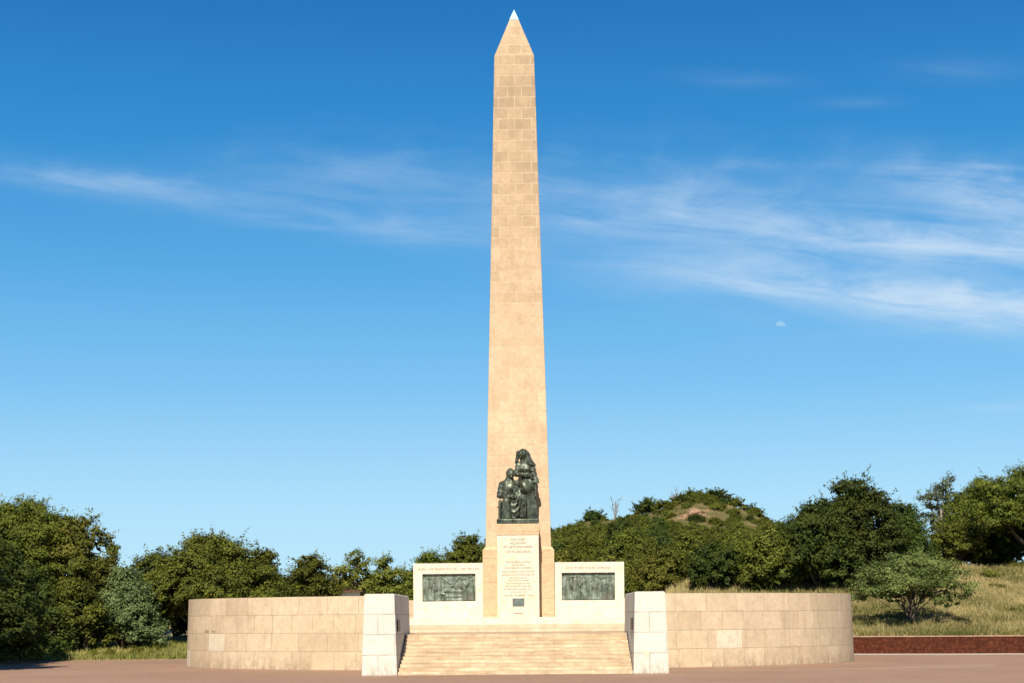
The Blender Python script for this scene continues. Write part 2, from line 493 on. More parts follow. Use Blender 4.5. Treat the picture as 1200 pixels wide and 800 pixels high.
def brick_wall():
    xs = np.linspace(13, 72, 60); ye = edge_y(xs)
    mb, cp = MB(), MB()
    def strip(m, y0, y1, z0, z1):
        for k in range(len(xs) - 1):
            a, b = xs[k], xs[k + 1]
            u = [(a, z0), (b, z0), (b, z1), (a, z1)]
            m.poly([(a, ye[k] + y0, z0), (b, ye[k + 1] + y0, z0), (b, ye[k + 1] + y0, z1), (a, ye[k] + y0, z1)], u)
            m.poly([(b, ye[k + 1] + y1, z0), (a, ye[k] + y1, z0), (a, ye[k] + y1, z1), (b, ye[k + 1] + y1, z1)], u)
            m.poly([(a, ye[k] + y0, z1), (b, ye[k + 1] + y0, z1), (b, ye[k + 1] + y1, z1), (a, ye[k] + y1, z1)])
            m.poly([(a, ye[k] + y1, z0), (b, ye[k + 1] + y1, z0), (b, ye[k + 1] + y0, z0), (a, ye[k] + y0, z0)])
        for k, s in ((0, 1), (len(xs) - 1, -1)):
            p = [(xs[k], ye[k] + y1, z0), (xs[k], ye[k] + y0, z0), (xs[k], ye[k] + y0, z1), (xs[k], ye[k] + y1, z1)]
            m.poly(p if s == 1 else p[::-1])
    strip(mb, -0.24, 0.2, -0.05, 1.10)
    strip(cp, -0.28, 0.23, 1.102, 1.17)
    root = empty('retaining_wall', (0, 0, 0))
    tag(root, 'low red brick retaining wall holding back the dry grass slope', 'wall')
    link('brickwork', mb.mesh('brickwork', brickmat()), root)
    link('coping', cp.mesh('coping', simple('worn_coping', (0.28, 0.15, 0.1), (0.42, 0.27, 0.19), 4)), root)


brick_wall()

# ------------------------------------------------------------------ monument: local frame (origin on the axis at ground level, -y to the viewer)
MM = Matrix.Translation((AX, AY, 0)) @ Matrix.Rotation(RHO, 4, 'Z')


def mthing(name, label, cat, lx=0, ly=0, lz=0, group=None):
    o = empty(name, MM @ Vector((lx, ly, lz)), RHO)
    return tag(o, label, cat, group)


def mpart(name, me, parent, off=(0, 0, 0)):
    return link(name, me, parent, tuple(-c for c in off))


TER, PLAT = 1.82, 2.62       # terrace and platform levels
RA, RB, WH, WT = 19.1, 12.5, 3.78, 0.65   # enclosure: half width, half depth, height, thickness


def ring(s, off):
    """point of the enclosure's outer outline (angle s from the front, clockwise seen from above to +x), moved in by off"""
    x, y = RA * math.sin(s), -RB * math.cos(s)
    n = Vector((x / RA ** 2, y / RB ** 2)).normalized()
    return x - n.x * off, y - n.y * off


def enclosure(sign, s0, name, label, extra, lime):
    N = 150
    S = [s0 + (math.pi - s0) * i / N for i in range(N + 1)]
    arc = 0.0; prof = []; prev = None
    for s in S:
        o = ring(s, 0.0)
        if prev: arc += math.hypot(o[0] - prev[0], o[1] - prev[1])
        prev = o
        prof.append((arc, [(sign * p[0], p[1], z) for p, z in ((ring(s, 0.0), -0.02), (ring(s, 0.15), WH),
                                                                  (ring(s, WT), WH), (ring(s, WT), 0.0))]))
    mb = MB()
    for (a0, p), (a1, q) in zip(prof, prof[1:]):
        for k in range(3):
            pts = [p[k], q[k], q[k + 1], p[k + 1]]
            if k == 1: uv = [(a0, 0), (a1, 0), (a1, .5), (a0, .5)]
            else: uv = [(a0 * sign, p[k][2]), (a1 * sign, q[k][2]), (a1 * sign, q[k + 1][2]), (a0 * sign, p[k + 1][2])]
            if sign < 0: pts, uv = pts[::-1], uv[::-1]
            mb.poly(pts, uv)
    e = prof[0][1]; mb.poly(e[::-1] if sign > 0 else e)
    e = prof[-1][1]; mb.poly(e if sign > 0 else e[::-1])
    me = mb.mesh(name, wallmat(name + '_stone_' + ('a' if sign < 0 else 'b'), extra, lime))
    o = link(name, me, None, MM @ Vector((0, 0, 0)), RHO)
    return tag(o, label, 'wall', 'curved wings of the enclosure wall')


def ring_arc(x_local, sign, s0):
    """arc length from s0 to the front point seen at local x"""
    s1 = math.asin(min(1, abs(x_local) / RA)); n = 200; a = 0; p = ring(s0, 0)
    for i in range(1, n + 1):
        q = ring(s0 + (s1 - s0) * i / n, 0); a += math.hypot(q[0] - p[0], q[1] - p[1]); p = q
    return a


S0 = math.asin(6.4 / RA)


def patch(px0, px1, row0, row1, sign, col):
    r = []
    for px in (px0, px1):
        x = (px - 608.0) / F * 83.0
        for _ in range(8):
            y = RB * math.sqrt(max(0, 1 - (x / RA) ** 2)); x = (px - 608.0) / F * (AY - y)
        r.append(sign * ring_arc(x, sign, S0))
    return (min(r), max(r), row0 * 0.945, row1 * 0.945, col)


PALE = (0.66, 0.55, 0.39)
enclosure(-1, S0, 'enclosure_wall', 'curved sandstone enclosure wall with two small dark smudges, ending by the silvery bush',
          [patch(243, 262, 1, 2, -1, (0.64, 0.54, 0.39)), patch(365, 405, 0, 0.96, -1, (0.58, 0.42, 0.27)),
           patch(214, 221, 0, 1, -1, PALE), patch(238, 243, 2.02, 2.2, -1, (0.30, 0.23, 0.14)), patch(246, 251, 2.04, 2.17, -1, (0.34, 0.26, 0.16))], 900.0)
enclosure(1, S0, 'enclosure_wall', 'curved sandstone enclosure wall streaked with pale lime runs, its far end by the feathery shrub',
          [patch(842, 871, 1, 2, 1, (0.68, 0.56, 0.40)), patch(800, 829, 0, 0.9, 1, (0.58, 0.42, 0.27))], 6.0)

# terrace fill
mb = MB()
seg = [ring(2 * math.pi * i / 96, WT + 0.01) for i in range(96)]
mb.prism([(x, y, 0.0) for x, y in seg], [(x, y, TER) for x, y in seg], bottom=False)
tag(link('terrace', mb.mesh('terrace', MAT['terrace']), None, MM @ Vector((0, 0, 0)), RHO), kind='structure')

# entrance piers: inner faces at local x -5.42 / 5.41
PF, PB = -19.3, -10.9
for sgn, lab in ((-1, 'white limestone entrance pier joining the curved wall that ends by the silvery bush'),
                 (1, 'white limestone entrance pier with a triangular stain near its foot, joining the lime streaked wall')):
    xi = 5.42
    px = [sgn * xi, sgn * (xi + 1.62)]
    root = mthing('entrance_pier', lab, 'pier', sgn * (xi + 0.8), PF + 1, 0, 'white piers flanking the stairs')
    off = (sgn * (xi + 0.8), PF + 1, 0)
    x0, x1 = sorted(px)
    mb = MB()
    bi, bo = 0.10, 0.14      # batter
    b = [(x0, PF, -0.02), (x1, PF, -0.02), (x1, PB, -0.02), (x0, PB, -0.02)]
    lo, hi = (bo, bi) if sgn < 0 else (bi, bo)
    tp = [(x0 + lo, PF + 0.12, 3.72), (x1 - hi, PF + 0.12, 3.72), (x1 - hi, PB, 3.72), (x0 + lo, PB, 3.72)]
    mb.prism(b, tp)
    cc = [(p[0] + (0.06 if p[0] < (x0 + x1) / 2 else -0.06), p[1] + (0.06 if k < 2 else -0.06), 3.765) for k, p in enumerate(tp)]
    mb.prism(tp, cc, bottom=False)
    mb.f.pop(4); n_ = 4      # drop the cap buried under the bevelled top
    # keep uv list in step with the removed face
    uvs, vs, fs, k0 = [], [], [], 0
    keep = set(i for f in mb.f for i in f)
    remap = {}
    for i in range(len(mb.v)):
        if i in keep: remap[i] = len(vs); vs.append(mb.v[i]); uvs.append(mb.uv[i])
    mb.v, mb.uv, mb.f = vs, uvs, [tuple(remap[i] for i in f) for f in mb.f]
    u0 = x0 + 0.0
    mb.uv = [(u - u0 + 0.02, v) for u, v in mb.uv]
    mpart('block_masonry', mb.mesh('block_masonry', MAT['pier']), root, off)
    if sgn > 0:
        cb = MB()
        cz = 1.05
        cb.prism([(x0 + 0.42, PF + 0.034, cz), (x0 + 0.60, PF + 0.012, cz - 0.42), (x0 + 0.80, PF + 0.034, cz)],
                 [(x0 + 0.42, PF + 0.10, cz), (x0 + 0.60, PF + 0.10, cz - 0.42), (x0 + 0.80, PF + 0.10, cz)])
        o = mpart('chipped_patch', cb.mesh('chipped_patch', simple('bare_stone', (0.5, 0.44, 0.32), (0.58, 0.51, 0.38), 5)), root, off)
    pb = MB()
    xf = sgn * (xi + 0.05)
    pb.box(min(xf, xf - sgn * 0.05), max(xf, xf - sgn * 0.05), PF + 0.85, PF + 2.05, 2.02, 2.55)
    mpart('plate', pb.mesh('plate', MAT['darkplate'], 0.008), root, off)

# stairs
st = MB()
NS = 11
rise = TER / NS
y0, y1 = -19.15, -13.75
run = (y1 - y0) / NS
for k in range(NS):
    ya = y0 + k * run
    yb = -11.2 if k == NS - 1 else y0 + (k + 1) * run
    z0, z1 = k * rise, (k + 1) * rise
    zz = z1 + 0.006 if k == NS - 1 else z1
    x = 5.40 + 0.0
    jog = 0.53 * k
    st.poly([(-x, ya, z0), (x, ya, z0), (x, ya, zz), (-x, ya, zz)], [(-x + jog, z0), (x + jog, z0), (x + jog, zz), (-x + jog, zz)])
    st.poly([(-x, ya, zz), (x, ya, zz), (x, yb, zz), (-x, yb, zz)], [(-x + jog, k * rise + .01), (x + jog, k * rise + .01), (x + jog, k * rise + .15), (-x + jog, k * rise + .15)])
st.poly([(-5.4, -11.2, 0), (-5.4, -11.2, TER + .006), (5.4, -11.2, TER + .006), (5.4, -11.2, 0)])
root = mthing('stairs', 'broad sandstone stairs rising between the two white piers', 'stairs', 0, y0, 0)
mpart('flight', st.mesh('flight', MAT['step']), root, (0, y0, 0))

# platform under the monument: two low steps
pl = mthing('monument_platform', 'low stepped sandstone platform under the obelisk and its relief walls', 'platform', 0, -4, TER)
mb = MB(); mb.box(-6.25, 6.25, -5.1, 4.3, TER, 2.22); mpart('lower_step', mb.mesh('lower_step', MAT['platform'], 0.02), pl, (0, -4, TER))
mb = MB(); mb.box(-6.12, 6.12, -4.25, 3.6, 2.22, PLAT); mpart('upper_step', mb.mesh('upper_step', MAT['panel'], 0.02), pl, (0, -4, TER))

# obelisk
ob = mthing('obelisk', 'tall tapering sandstone obelisk with weathered upper courses and a pale metal tip', 'obelisk', 0, 0, PLAT)
oo = (0, 0, PLAT)
mb = MB(); mb.box(-2.02, 2.02, -2.02, 2.02, PLAT, 5.96, 0.0, 0.0)
b = [(-2.02, -2.02, 5.97), (2.02, -2.02, 5.97), (2.02, 2.02, 5.97), (-2.02, 2.02, 5.97)]
t_ = [(x, y, 6.42) for x, y, _ in b]; mb.prism(b, t_)
b2 = [(x * 0.932, y * 0.932, 6.60) for x, y, _ in b]; mb.prism(t_, b2, bottom=False)
mpart('plinth', mb.mesh('plinth', MAT['plinth'], weld=False), ob, oo)
mb = MB()
zs = np.linspace(6.55, 34.6, 24)
hw = lambda z: 1.862 + (1.135 - 1.862) * (z - 6.55) / (34.6 - 6.55)
for za, zb in zip(zs, zs[1:]):
    a_, b_ = hw(za), hw(zb)
    A = [(-a_, -a_, za), (a_, -a_, za), (a_, a_, za), (-a_, a_, za)]
    B = [(-b_, -b_, zb), (b_, -b_, zb), (b_, b_, zb), (-b_, b_, zb)]
    mb.prism(A, B, cap=False, bottom=False)
me = mb.mesh('shaft', MAT['obelisk'], 0.035)
mpart('shaft', me, ob, oo)
mb = MB()
w0, w1 = 1.135, 0.26
A = [(-w0, -w0, 34.6), (w0, -w0, 34.6), (w0, w0, 34.6), (-w0, w0, 34.6)]
B = [(-w1, -w1, 36.98), (w1, -w1, 36.98), (w1, w1, 36.98), (-w1, w1, 36.98)]
mb.prism(A, B, bottom=False)
mpart('pyramidion', mb.mesh('pyramidion', MAT['obelisk'], 0.02), ob, oo)
mb = MB()
A = [(-w1 - .01, -w1 - .01, 36.985), (w1 + .01, -w1 - .01, 36.985), (w1 + .01, w1 + .01, 36.985), (-w1 - .01, w1 + .01, 36.985)]
for k in range(4): mb.poly([A[k], A[(k + 1) % 4], (0, 0, 37.66)])
mb.poly(A[::-1])
mpart('tip', mb.mesh('tip', MAT['cap']), ob, oo)


# ------------------------------------------------------------------ lettering
def letters(rows, mat, name, depth=0.006):
    """rows: (text, x, z, height, width) on the plane y = 0, facing -y"""
    V, Fc, o = [], [], 0
    for text, x, z, h, w in rows:
        cu = bpy.data.curves.new('lettering', 'FONT')
        cu.body = text; cu.size = 1.0; cu.align_x = 'CENTER'; cu.resolution_u = 2; cu.extrude = 0.0
        ob_ = bpy.data.objects.new('lettering', cu); COL.objects.link(ob_)
        bpy.context.view_layer.update()
        me = ob_.evaluated_get(bpy.context.evaluated_depsgraph_get()).to_mesh()
        co = np.array([v.co[:] for v in me.vertices]).reshape(-1, 3)
        fs = [tuple(p.vertices) for p in me.polygons]
        ob_.evaluated_get(bpy.context.evaluated_depsgraph_get()).to_mesh_clear()
        bpy.data.objects.remove(ob_); bpy.data.curves.remove(cu)
        if not len(co): continue
        sx = w / (co[:, 0].max() - co[:, 0].min()); sz = h / 0.72
        for c in co: V.append((x + c[0] * sx, -depth, z + c[1] * sz))
        Fc += [tuple(i + o for i in f) for f in fs]
        o += len(co)
    me = bpy.data.meshes.new(name); me.from_pydata(V, [], Fc); me.materials.append(mat)
    return me


# pedestal in front of the shaft
PY = -3.7                                    # its front face
ped = mthing('pedestal', 'cream stone pedestal carved with a dedication, under the bronze statue', 'pedestal', 0, PY, PLAT)
po = (0, PY, PLAT)
HW = 1.165
mb = MB(); mb.box(-HW, HW, PY, -2.025, PLAT, 7.18, 0.012, 0.0); mpart('die', mb.mesh('die', MAT['pedestal'], 0.01), ped, po)
mb = MB(); mb.box(-HW - .02, HW + .02, PY - 0.03, -1.90, 7.182, 7.80); mpart('cornice', mb.mesh('cornice', MAT['plinth'], 0.02), ped, po)
mb = MB(); mb.box(-HW - .02, HW + .02, PY - 0.03, -1.9, PLAT - .0, PLAT + .12)
K = 1 / (6.95 * 20.97)                        # metres per pixel of the enlargement the rows were measured on


def pz(cy): return EYE + (722 - (610 + cy / 6.95)) / 20.97 - 0.02


rows = [("AAN ONZE", 152, 116, .13), ("HELDINNEN", 182, 130, .13), ("EN LIEVE KINDEREN", 212, 232, .13), ("\u201cUW WIL GESCHIEDE\u201d", 250, 208, .13),
        ("TER NAGEDACHTENIS", 335, 205, .085), ("AAN DE 26370", 358, 104, .085), ("VROUWEN EN KINDEREN", 382, 222, .085),
        ("DIE IN DE KONCENTRATIE", 413, 252, .085), ("KAMPEN ZYN OMGEKOMEN EN", 438, 264, .085), ("AAN DE ANDERE", 463, 142, .085),
        ("VROUWEN EN KINDEREN", 484, 172, .085), ("DIE TENGEVOLGE VAN", 507, 190, .085), ("DEN OORLOG 1899-1902", 530, 212, .085),
        ("ELDERS BEZWEKEN ZYN", 553, 226, .085), ("ONTHULD OP", 577, 126, .085), ("16 DECEMBER 1913", 604, 232, .085)]
mpart('lettering', letters([(t, 0, pz(cy) - h / 2, h, w * K) for t, cy, w, h in rows], MAT['ink'], 'lettering'), ped).location = (0, 0, -PLAT)
mb = MB(); zc = pz(659); mb.box(-0.325, 0.325, PY - 0.035, PY - 0.002, zc - 0.215, zc + 0.215)
pq = mpart('plaque', mb.mesh('plaque', MAT['plaque'], 0.01), ped, po)
mb = MB(); zc = pz(750); mb.box(-0.25, 0.25, PY - 0.006, PY - 0.002, zc - 0.03, zc + 0.03)
mpart('faded_red_mark', mb.mesh('faded_red_mark', MAT['red']), ped, po)


# relief walls
def sd_seg(X, Z, a, b, ra, rb):
    dx, dz = b[0] - a[0], b[1] - a[1]
    t = np.clip(((X - a[0]) * dx + (Z - a[1]) * dz) / (dx * dx + dz * dz + 1e-9), 0, 1)
    return np.hypot(X - a[0] - t * dx, Z - a[1] - t * dz), ra + (rb - ra) * t


def relief_mesh(name, w, h, segs, seed):
    nx, nz = 220, 116
    X, Z = np.meshgrid(np.linspace(0, w, nx), np.linspace(0, h, nz))
    rng = np.random.default_rng(seed)
    H = 0.012 * (np.sin(X * 9 + 3 * np.sin(Z * 5)) * np.sin(Z * 7 + X * 2))
    for a, b, ra, rb, amp in segs:
        d, r = sd_seg(X, Z, a, b, ra, rb)
        H = np.maximum(H, amp * np.sqrt(np.clip(1 - (d / r) ** 2, 0, 1)))
    H += 0.004 * np.sin(X * 60 + 5 * np.sin(Z * 8)) * (H > 0.02)
    m = np.minimum(np.minimum(X, w - X), np.minimum(Z, h - Z)); H = np.where(m < 0.03, 0.02, H)
    V = np.stack([X - w / 2, -H, Z], -1).reshape(-1, 3)
    i = (np.arange(nz - 1)[:, None] * nx + np.arange(nx - 1)[None]).ravel()
    Q = np.stack([i, i + 1, i + nx + 1, i + nx], 1)
    return arr_mesh(name, V, Q, MAT['relief'], smooth=True)


def fig(x, z0, hgt, lean=0.0, dirn=1, sit=False, skirt=True, amp=0.13):
    """little standing or seated relief figure as tapered strokes"""
    s = hgt
    hx, hz = x + lean * s, z0 + s
    out = [((hx, hz - .07 * s), (hx, hz - .075 * s), .075 * s, .075 * s, amp * 1.15)]
    out.append(((x + lean * s * .8, z0 + .80 * s), (x + lean * s * .4, z0 + .48 * s), .115 * s, .10 * s, amp))
    if sit:
        out += [((x, z0 + .45 * s), (x + dirn * .26 * s, z0 + .42 * s), .1 * s, .09 * s, amp), ((x + dirn * .26 * s, z0 + .42 * s), (x + dirn * .25 * s, z0), .08 * s, .07 * s, amp)]
    elif skirt:
        out.append(((x + lean * s * .3, z0 + .45 * s), (x, z0 + .03 * s), .10 * s, .17 * s, amp * .9))
    else:
        for k in (-1, 1): out.append(((x, z0 + .46 * s), (x + k * .07 * s, z0 + .02 * s), .065 * s, .045 * s, amp * .9))
    out.append(((x + lean * s * .75 + .09 * s * dirn, z0 + .76 * s), (x + .2 * s * dirn, z0 + .55 * s), .04 * s, .035 * s, amp * 1.1))
    out.append(((x + .2 * s * dirn, z0 + .55 * s), (x + .27 * s * dirn, z0 + .66 * s), .035 * s, .03 * s, amp * 1.1))
    return out


rw, rh = 3.02, 1.56
L = []
for a in (((0.9, 1.5), (2.25, .45), .03, .03, .06), ((2.2, 1.45), (1.35, .55), .035, .035, .07), ((1.05, .1), (1.05, .95), .03, .03, .06),
          ((1.25, .62), (2.2, .55), .12, .1, .07), ((1.2, .28), (2.25, .28), .05, .05, .05), ((.9, .08), (2.3, .08), .05, .05, .04),
          ((1.3, .62), (1.32, .62), .12, .12, .1)): L.append(a)
for a in (fig(.22, .06, 1.32, .05), fig(.55, .06, 1.05, .1), fig(1.06, .08, .8, .18, 1, True), fig(2.45, .06, 1.25, -.08, -1), fig(2.78, .06, 1.42, -.03, -1), fig(1.75, .62, .6, -.1, -1, True)): L += a
Rr = []
for a in (fig(.3, .05, 1.2, .05), fig(.72, .05, 1.38, .04), fig(.98, .05, .72, .0), fig(1.3, .05, 1.3, -.03, -1), fig(1.6, .05, 1.1, .05), fig(1.92, .05, 1.4, .02), fig(2.2, .05, .95, -.05, -1), fig(2.48, .05, 1.28, -.06, -1), fig(2.78, .05, 1.12, -.03, -1)): Rr += a
Rr += [((.62, 1.33), (.85, 1.36), .07, .05, .14), ((1.75, 1.45), (2.3, 1.2), .03, .02, .05), ((.1, 1.45), (.6, 1.5), .03, .02, .05), ((.0, .06), (3.0, .06), .06, .06, .05)]
for sgn, lab, txt, segs, tw in ((-1, 'cream relief wall with the longer inscription, its bronze showing slanting poles over a bed', 'IK ZAL U NIET BEGEVEN EN IK ZAL U NIET VERLATEN', L, 3.42),
                                (1, 'cream relief wall with the shorter inscription, its bronze showing a standing crowd', 'VOOR VRYHEID, VOLK EN VADERLAND', Rr, 2.55)):
    x0, x1 = (2.025, 5.98)
    xc = sgn * (x0 + x1) / 2
    root = mthing('relief_wall', lab, 'relief wall', xc, -1.6, PLAT, 'relief walls beside the obelisk')
    off = (xc, -1.6, PLAT)
    ytop = 5.72
    # opening
    ox0, ox1 = (2.42, 5.44)
    if sgn < 0: X0, X1, O0, O1 = -x1, -x0, -5.47, -2.45
    else: X0, X1, O0, O1 = x0, x1, 2.44, 5.46
    zb, zt = 3.56, 5.12
    mb = MB()
    yf, yb = -1.62, -0.3
    mb.box(X0, X1, yf + 0.24, yb, PLAT, ytop)
    for a in ((X0, X1, PLAT, zb), (X0, X1, zt, ytop), (X0, O0, zb, zt), (O1, X1, zb, zt)):
        mb.box(a[0], a[1], yf, yf + 0.238, a[2], a[3])
    mpart('masonry', mb.mesh('masonry', MAT['panel'], weld=False), root, off)
    rm = link('bronze_relief', relief_mesh('bronze_relief', O1 - O0 - .01, zt - zb - .01, segs, 3 + sgn), root)
    rm.location = ((O0 + O1) / 2 - xc, yf + 0.165 + 1.6, zb + .005 - PLAT)
    ins = letters([(txt, 0, 0, 0.125, tw)], MAT['ink'], 'lettering')
    io = link('lettering', ins, root); io.location = ((O0 + O1) / 2 - xc, yf + 1.6, 5.33 - PLAT)


# ------------------------------------------------------------------ bronze group
def surface_nets(fn, lo, hi, h):
    lo = np.array(lo, float); n = np.ceil((np.array(hi) - lo) / h).astype(int) + 1
    ax = [lo[i] + h * np.arange(n[i]) for i in range(3)]
    X, Y, Z = np.meshgrid(*ax, indexing='ij')
    D = fn(X, Y, Z).astype(np.float32)
    D[0], D[-1], D[:, 0], D[:, -1], D[:, :, 0], D[:, :, -1] = (1,) * 6
    c = [(i, j, k) for i in (0, 1) for j in (0, 1) for k in (0, 1)]
    sl = lambda o: D[o[0]:n[0] - 1 + o[0], o[1]:n[1] - 1 + o[1], o[2]:n[2] - 1 + o[2]]
    acc = np.zeros((*(n - 1), 3), np.float32); cnt = np.zeros(tuple(n - 1), np.float32)
    for a in c:
        for d in range(3):
            if a[d]: continue
            b = tuple(a[e] + (e == d) for e in range(3))
            A, B = sl(a), sl(b); m = (A < 0) != (B < 0)
            t = np.where(m, A / np.where(m, A - B, 1), 0)
            for e in range(3): acc[..., e] += np.where(m, a[e] + (t if e == d else 0), 0)
            cnt += m
    act = cnt > 0
    idx = -np.ones(tuple(n - 1), np.int64); idx[act] = np.arange(act.sum())
    P = np.argwhere(act).astype(np.float32) + acc[act] / cnt[act][:, None]
    V = lo + P * h
    Q = []
    for d in range(3):
        e1, e2 = (d + 1) % 3, (d + 2) % 3
        s0 = [slice(1, n[i] - 1) for i in range(3)]; s0[d] = slice(0, n[d] - 1)
        s1 = list(s0); s1[d] = slice(1, n[d])
        A, B = D[tuple(s0)] < 0, D[tuple(s1)] < 0
        for m, flip in ((A & ~B, False), (~A & B, True)):
            q = np.argwhere(m)
            for e in range(3):
                if e != d: q[:, e] += 1
            def cell(o1, o2):
                p = q.copy(); p[:, e1] -= o1; p[:, e2] -= o2
                return idx[p[:, 0], p[:, 1], p[:, 2]]
            f = np.stack([cell(1, 1), cell(0, 1), cell(0, 0), cell(1, 0)], 1)
            Q.append(f[:, ::-1] if flip else f)
    return V, np.concatenate(Q)


def ELL(X, Y, Z, c, r):
    x, y, z = (X - c[0]) / r[0], (Y - c[1]) / r[1], (Z - c[2]) / r[2]
    k0 = np.sqrt(x * x + y * y + z * z) + 1e-6
    k1 = np.sqrt((x / r[0]) ** 2 + (y / r[1]) ** 2 + (z / r[2]) ** 2) + 1e-6
    return k0 * (k0 - 1) / k1


def CAP(X, Y, Z, a, b, ra, rb, sy=1.0):
    a = np.array(a, float); b = np.array(b, float); d = b - a
    px, py, pz_ = X - a[0], (Y - a[1]) / sy, Z - a[2]
    dy = d[1] / sy
    t = np.clip((px * d[0] + py * dy + pz_ * d[2]) / (d[0] ** 2 + dy ** 2 + d[2] ** 2), 0, 1)
    return np.sqrt((px - t * d[0]) ** 2 + (py - t * dy) ** 2 + (pz_ - t * d[2]) ** 2) - (ra + (rb - ra) * t)


def SM(a, b, k=0.06):
    h = np.clip(0.5 + 0.5 * (b - a) / k, 0, 1)
    return b + (a - b) * h - k * h * (1 - h)


def SUB(a, b, k=0.03): return -SM(-a, b, k)


def face(X, Y, Z, d, c, s, turn):
    """eyes, nose, brow, mouth and chin on a head of half height s, turned by turn radians"""
    ct, sn = math.cos(turn), math.sin(turn)
    def w(x, y, z): return (c[0] + s * (x * ct - y * sn), c[1] + s * (x * sn + y * ct), c[2] + s * z)
    d = SM(d, CAP(X, Y, Z, w(0, -.84, .15), w(0, -1.06, -.2), s * .09, s * .15), s * .14)
    d = SM(d, CAP(X, Y, Z, w(-.42, -.74, .30), w(.42, -.74, .30), s * .10, s * .10), s * .12)
    d = SM(d, ELL(X, Y, Z, w(0, -.68, -.80), (s * .30, s * .26, s * .22)), s * .15)
    for e in (-1, 1): d = SUB(d, ELL(X, Y, Z, w(e * .34, -.92, .08), (s * .19, s * .16, s * .13)), s * .06)
    d = SUB(d, CAP(X, Y, Z, w(-.2, -.93, -.48), w(.2, -.93, -.48), s * .05, s * .05), s * .05)
    return d


def hand(X, Y, Z, d, a, b, spread, r=0.075, curl=(0, 0, 0)):
    """palm from a towards b with four fingers and a thumb"""
    a, b, sp, cu = (np.array(v, float) for v in (a, b, spread, curl))
    d = SM(d, CAP(X, Y, Z, a, a + (b - a) * .5, r, r * .95), .04)
    for k, ln in ((-1.4, .85), (-.45, 1.0), (.45, .95), (1.4, .78)):
        p0 = a + (b - a) * .45 + sp * k; p1 = p0 + (b - a) * .32 * ln; p2 = p1 + (b - a) * .28 * ln + cu
        d = SM(d, CAP(X, Y, Z, p0, p1, .030, .028), .012); d = SM(d, CAP(X, Y, Z, p1, p2, .028, .022), .012)
    p0 = a + sp * 2.0; p1 = p0 + (b - a) * .35 + sp * 1.1
    return SM(d, CAP(X, Y, Z, p0, p1, .035, .026), .02)


def crease(X, Y, Z, ax, f, ph=0.0):
    """soft irregular cloth creases running across the direction ax"""
    u = X * ax[0] + Y * ax[1] + Z * ax[2]
    return np.abs(np.sin(u * f + ph + 1.3 * np.sin(X * 4.1 + Z * 2.3 + ph) + .9 * np.sin(Z * 5.2 - Y * 4 + ph))) ** .7 - .6


def standing(X, Y, Z):
    th = np.arctan2(Y - .12, X - .70)
    fold = .075 * (np.abs(np.sin(4.5 * th + .8 * np.sin(Z * 1.7))) ** .6 - .6) + .022 * np.sin(17 * th + 1 + 2 * np.sin(Z * 2))
    sk = CAP(X, Y, Z, (.78, .16, .2), (.56, .14, 2.6), .40, .27, .8) + fold * np.clip((2.4 - Z) / .5, 0, 1)
    # overskirt gathered to her side, with slanting folds
    ov = ELL(X, Y, Z, (.54, .10, 2.26), (.40, .36, .60)) + .06 * (np.abs(np.sin(8.5 * (X * .85 + (Z - 2.2) * .60 + .45 * X * X))) ** .7 - .6) * np.clip((2.8 - Z) / .3, 0, 1)
    ov = np.maximum(ov, (1.66 + .45 * np.abs(X - .62)) - Z)
    d = SM(sk, ov, .02)
    to = CAP(X, Y, Z, (.42, .16, 2.75), (.42, .16, 3.42), .25, .31, .78)
    for c in ((.26, -.02, 3.24), (.58, -.02, 3.22)): to = SM(to, ELL(X, Y, Z, c, (.185, .15, .20)), .14)
    to = SM(to, CAP(X, Y, Z, (.06, .15, 3.52), (.76, .16, 3.48), .16, .17), .14)
    to = to + .03 * crease(X, Y, Z, (.9, 0, .45), 9, .6)
    d = SM(d, to, .04)
    d = SM(d, CAP(X, Y, Z, (.30, .06, 3.6), (.24, 0, 3.95), .13, .11), .06)
    hd = face(X, Y, Z, ELL(X, Y, Z, (.215, -.03, 4.08), (.185, .215, .265)), (.215, -.03, 4.08), .235, -.30)
    d = SM(d, hd, .04)
    # hanging arm in a wide sleeve with a turned cuff
    sl = CAP(X, Y, Z, (.82, .15, 3.42), (.97, .06, 2.62), .17, .175) + .035 * crease(X, Y, Z, (.5, .2, 1), 11, 2)
    d = SM(d, sl, .03)
    d = SM(d, np.maximum(CAP(X, Y, Z, (.98, .05, 2.60), (1.0, .04, 2.42), .205, .215), 2.40 - Z), .02)
    d = SM(d, CAP(X, Y, Z, (1.0, .04, 2.45), (1.0, -.02, 2.06), .10, .075), .03)
    d = hand(X, Y, Z, d, (1.0, -.03, 2.03), (.99, -.08, 1.62), (.012, -.042, 0), .075, (-.01, -.03, -.02))
    # arm folded over the waist
    d = SM(d, CAP(X, Y, Z, (.04, .13, 3.42), (-.06, -.10, 2.92), .155, .15) + .035 * crease(X, Y, Z, (.3, .2, 1), 12, 4), .03)
    d = SM(d, CAP(X, Y, Z, (-.06, -.12, 2.90), (.50, -.33, 2.90), .135, .095) + .025 * crease(X, Y, Z, (1, 0, .3), 13, 1), .03)
    d = hand(X, Y, Z, d, (.53, -.34, 2.90), (.90, -.32, 2.80), (0, -.01, .042), .07, (.0, .05, -.03))
    return d


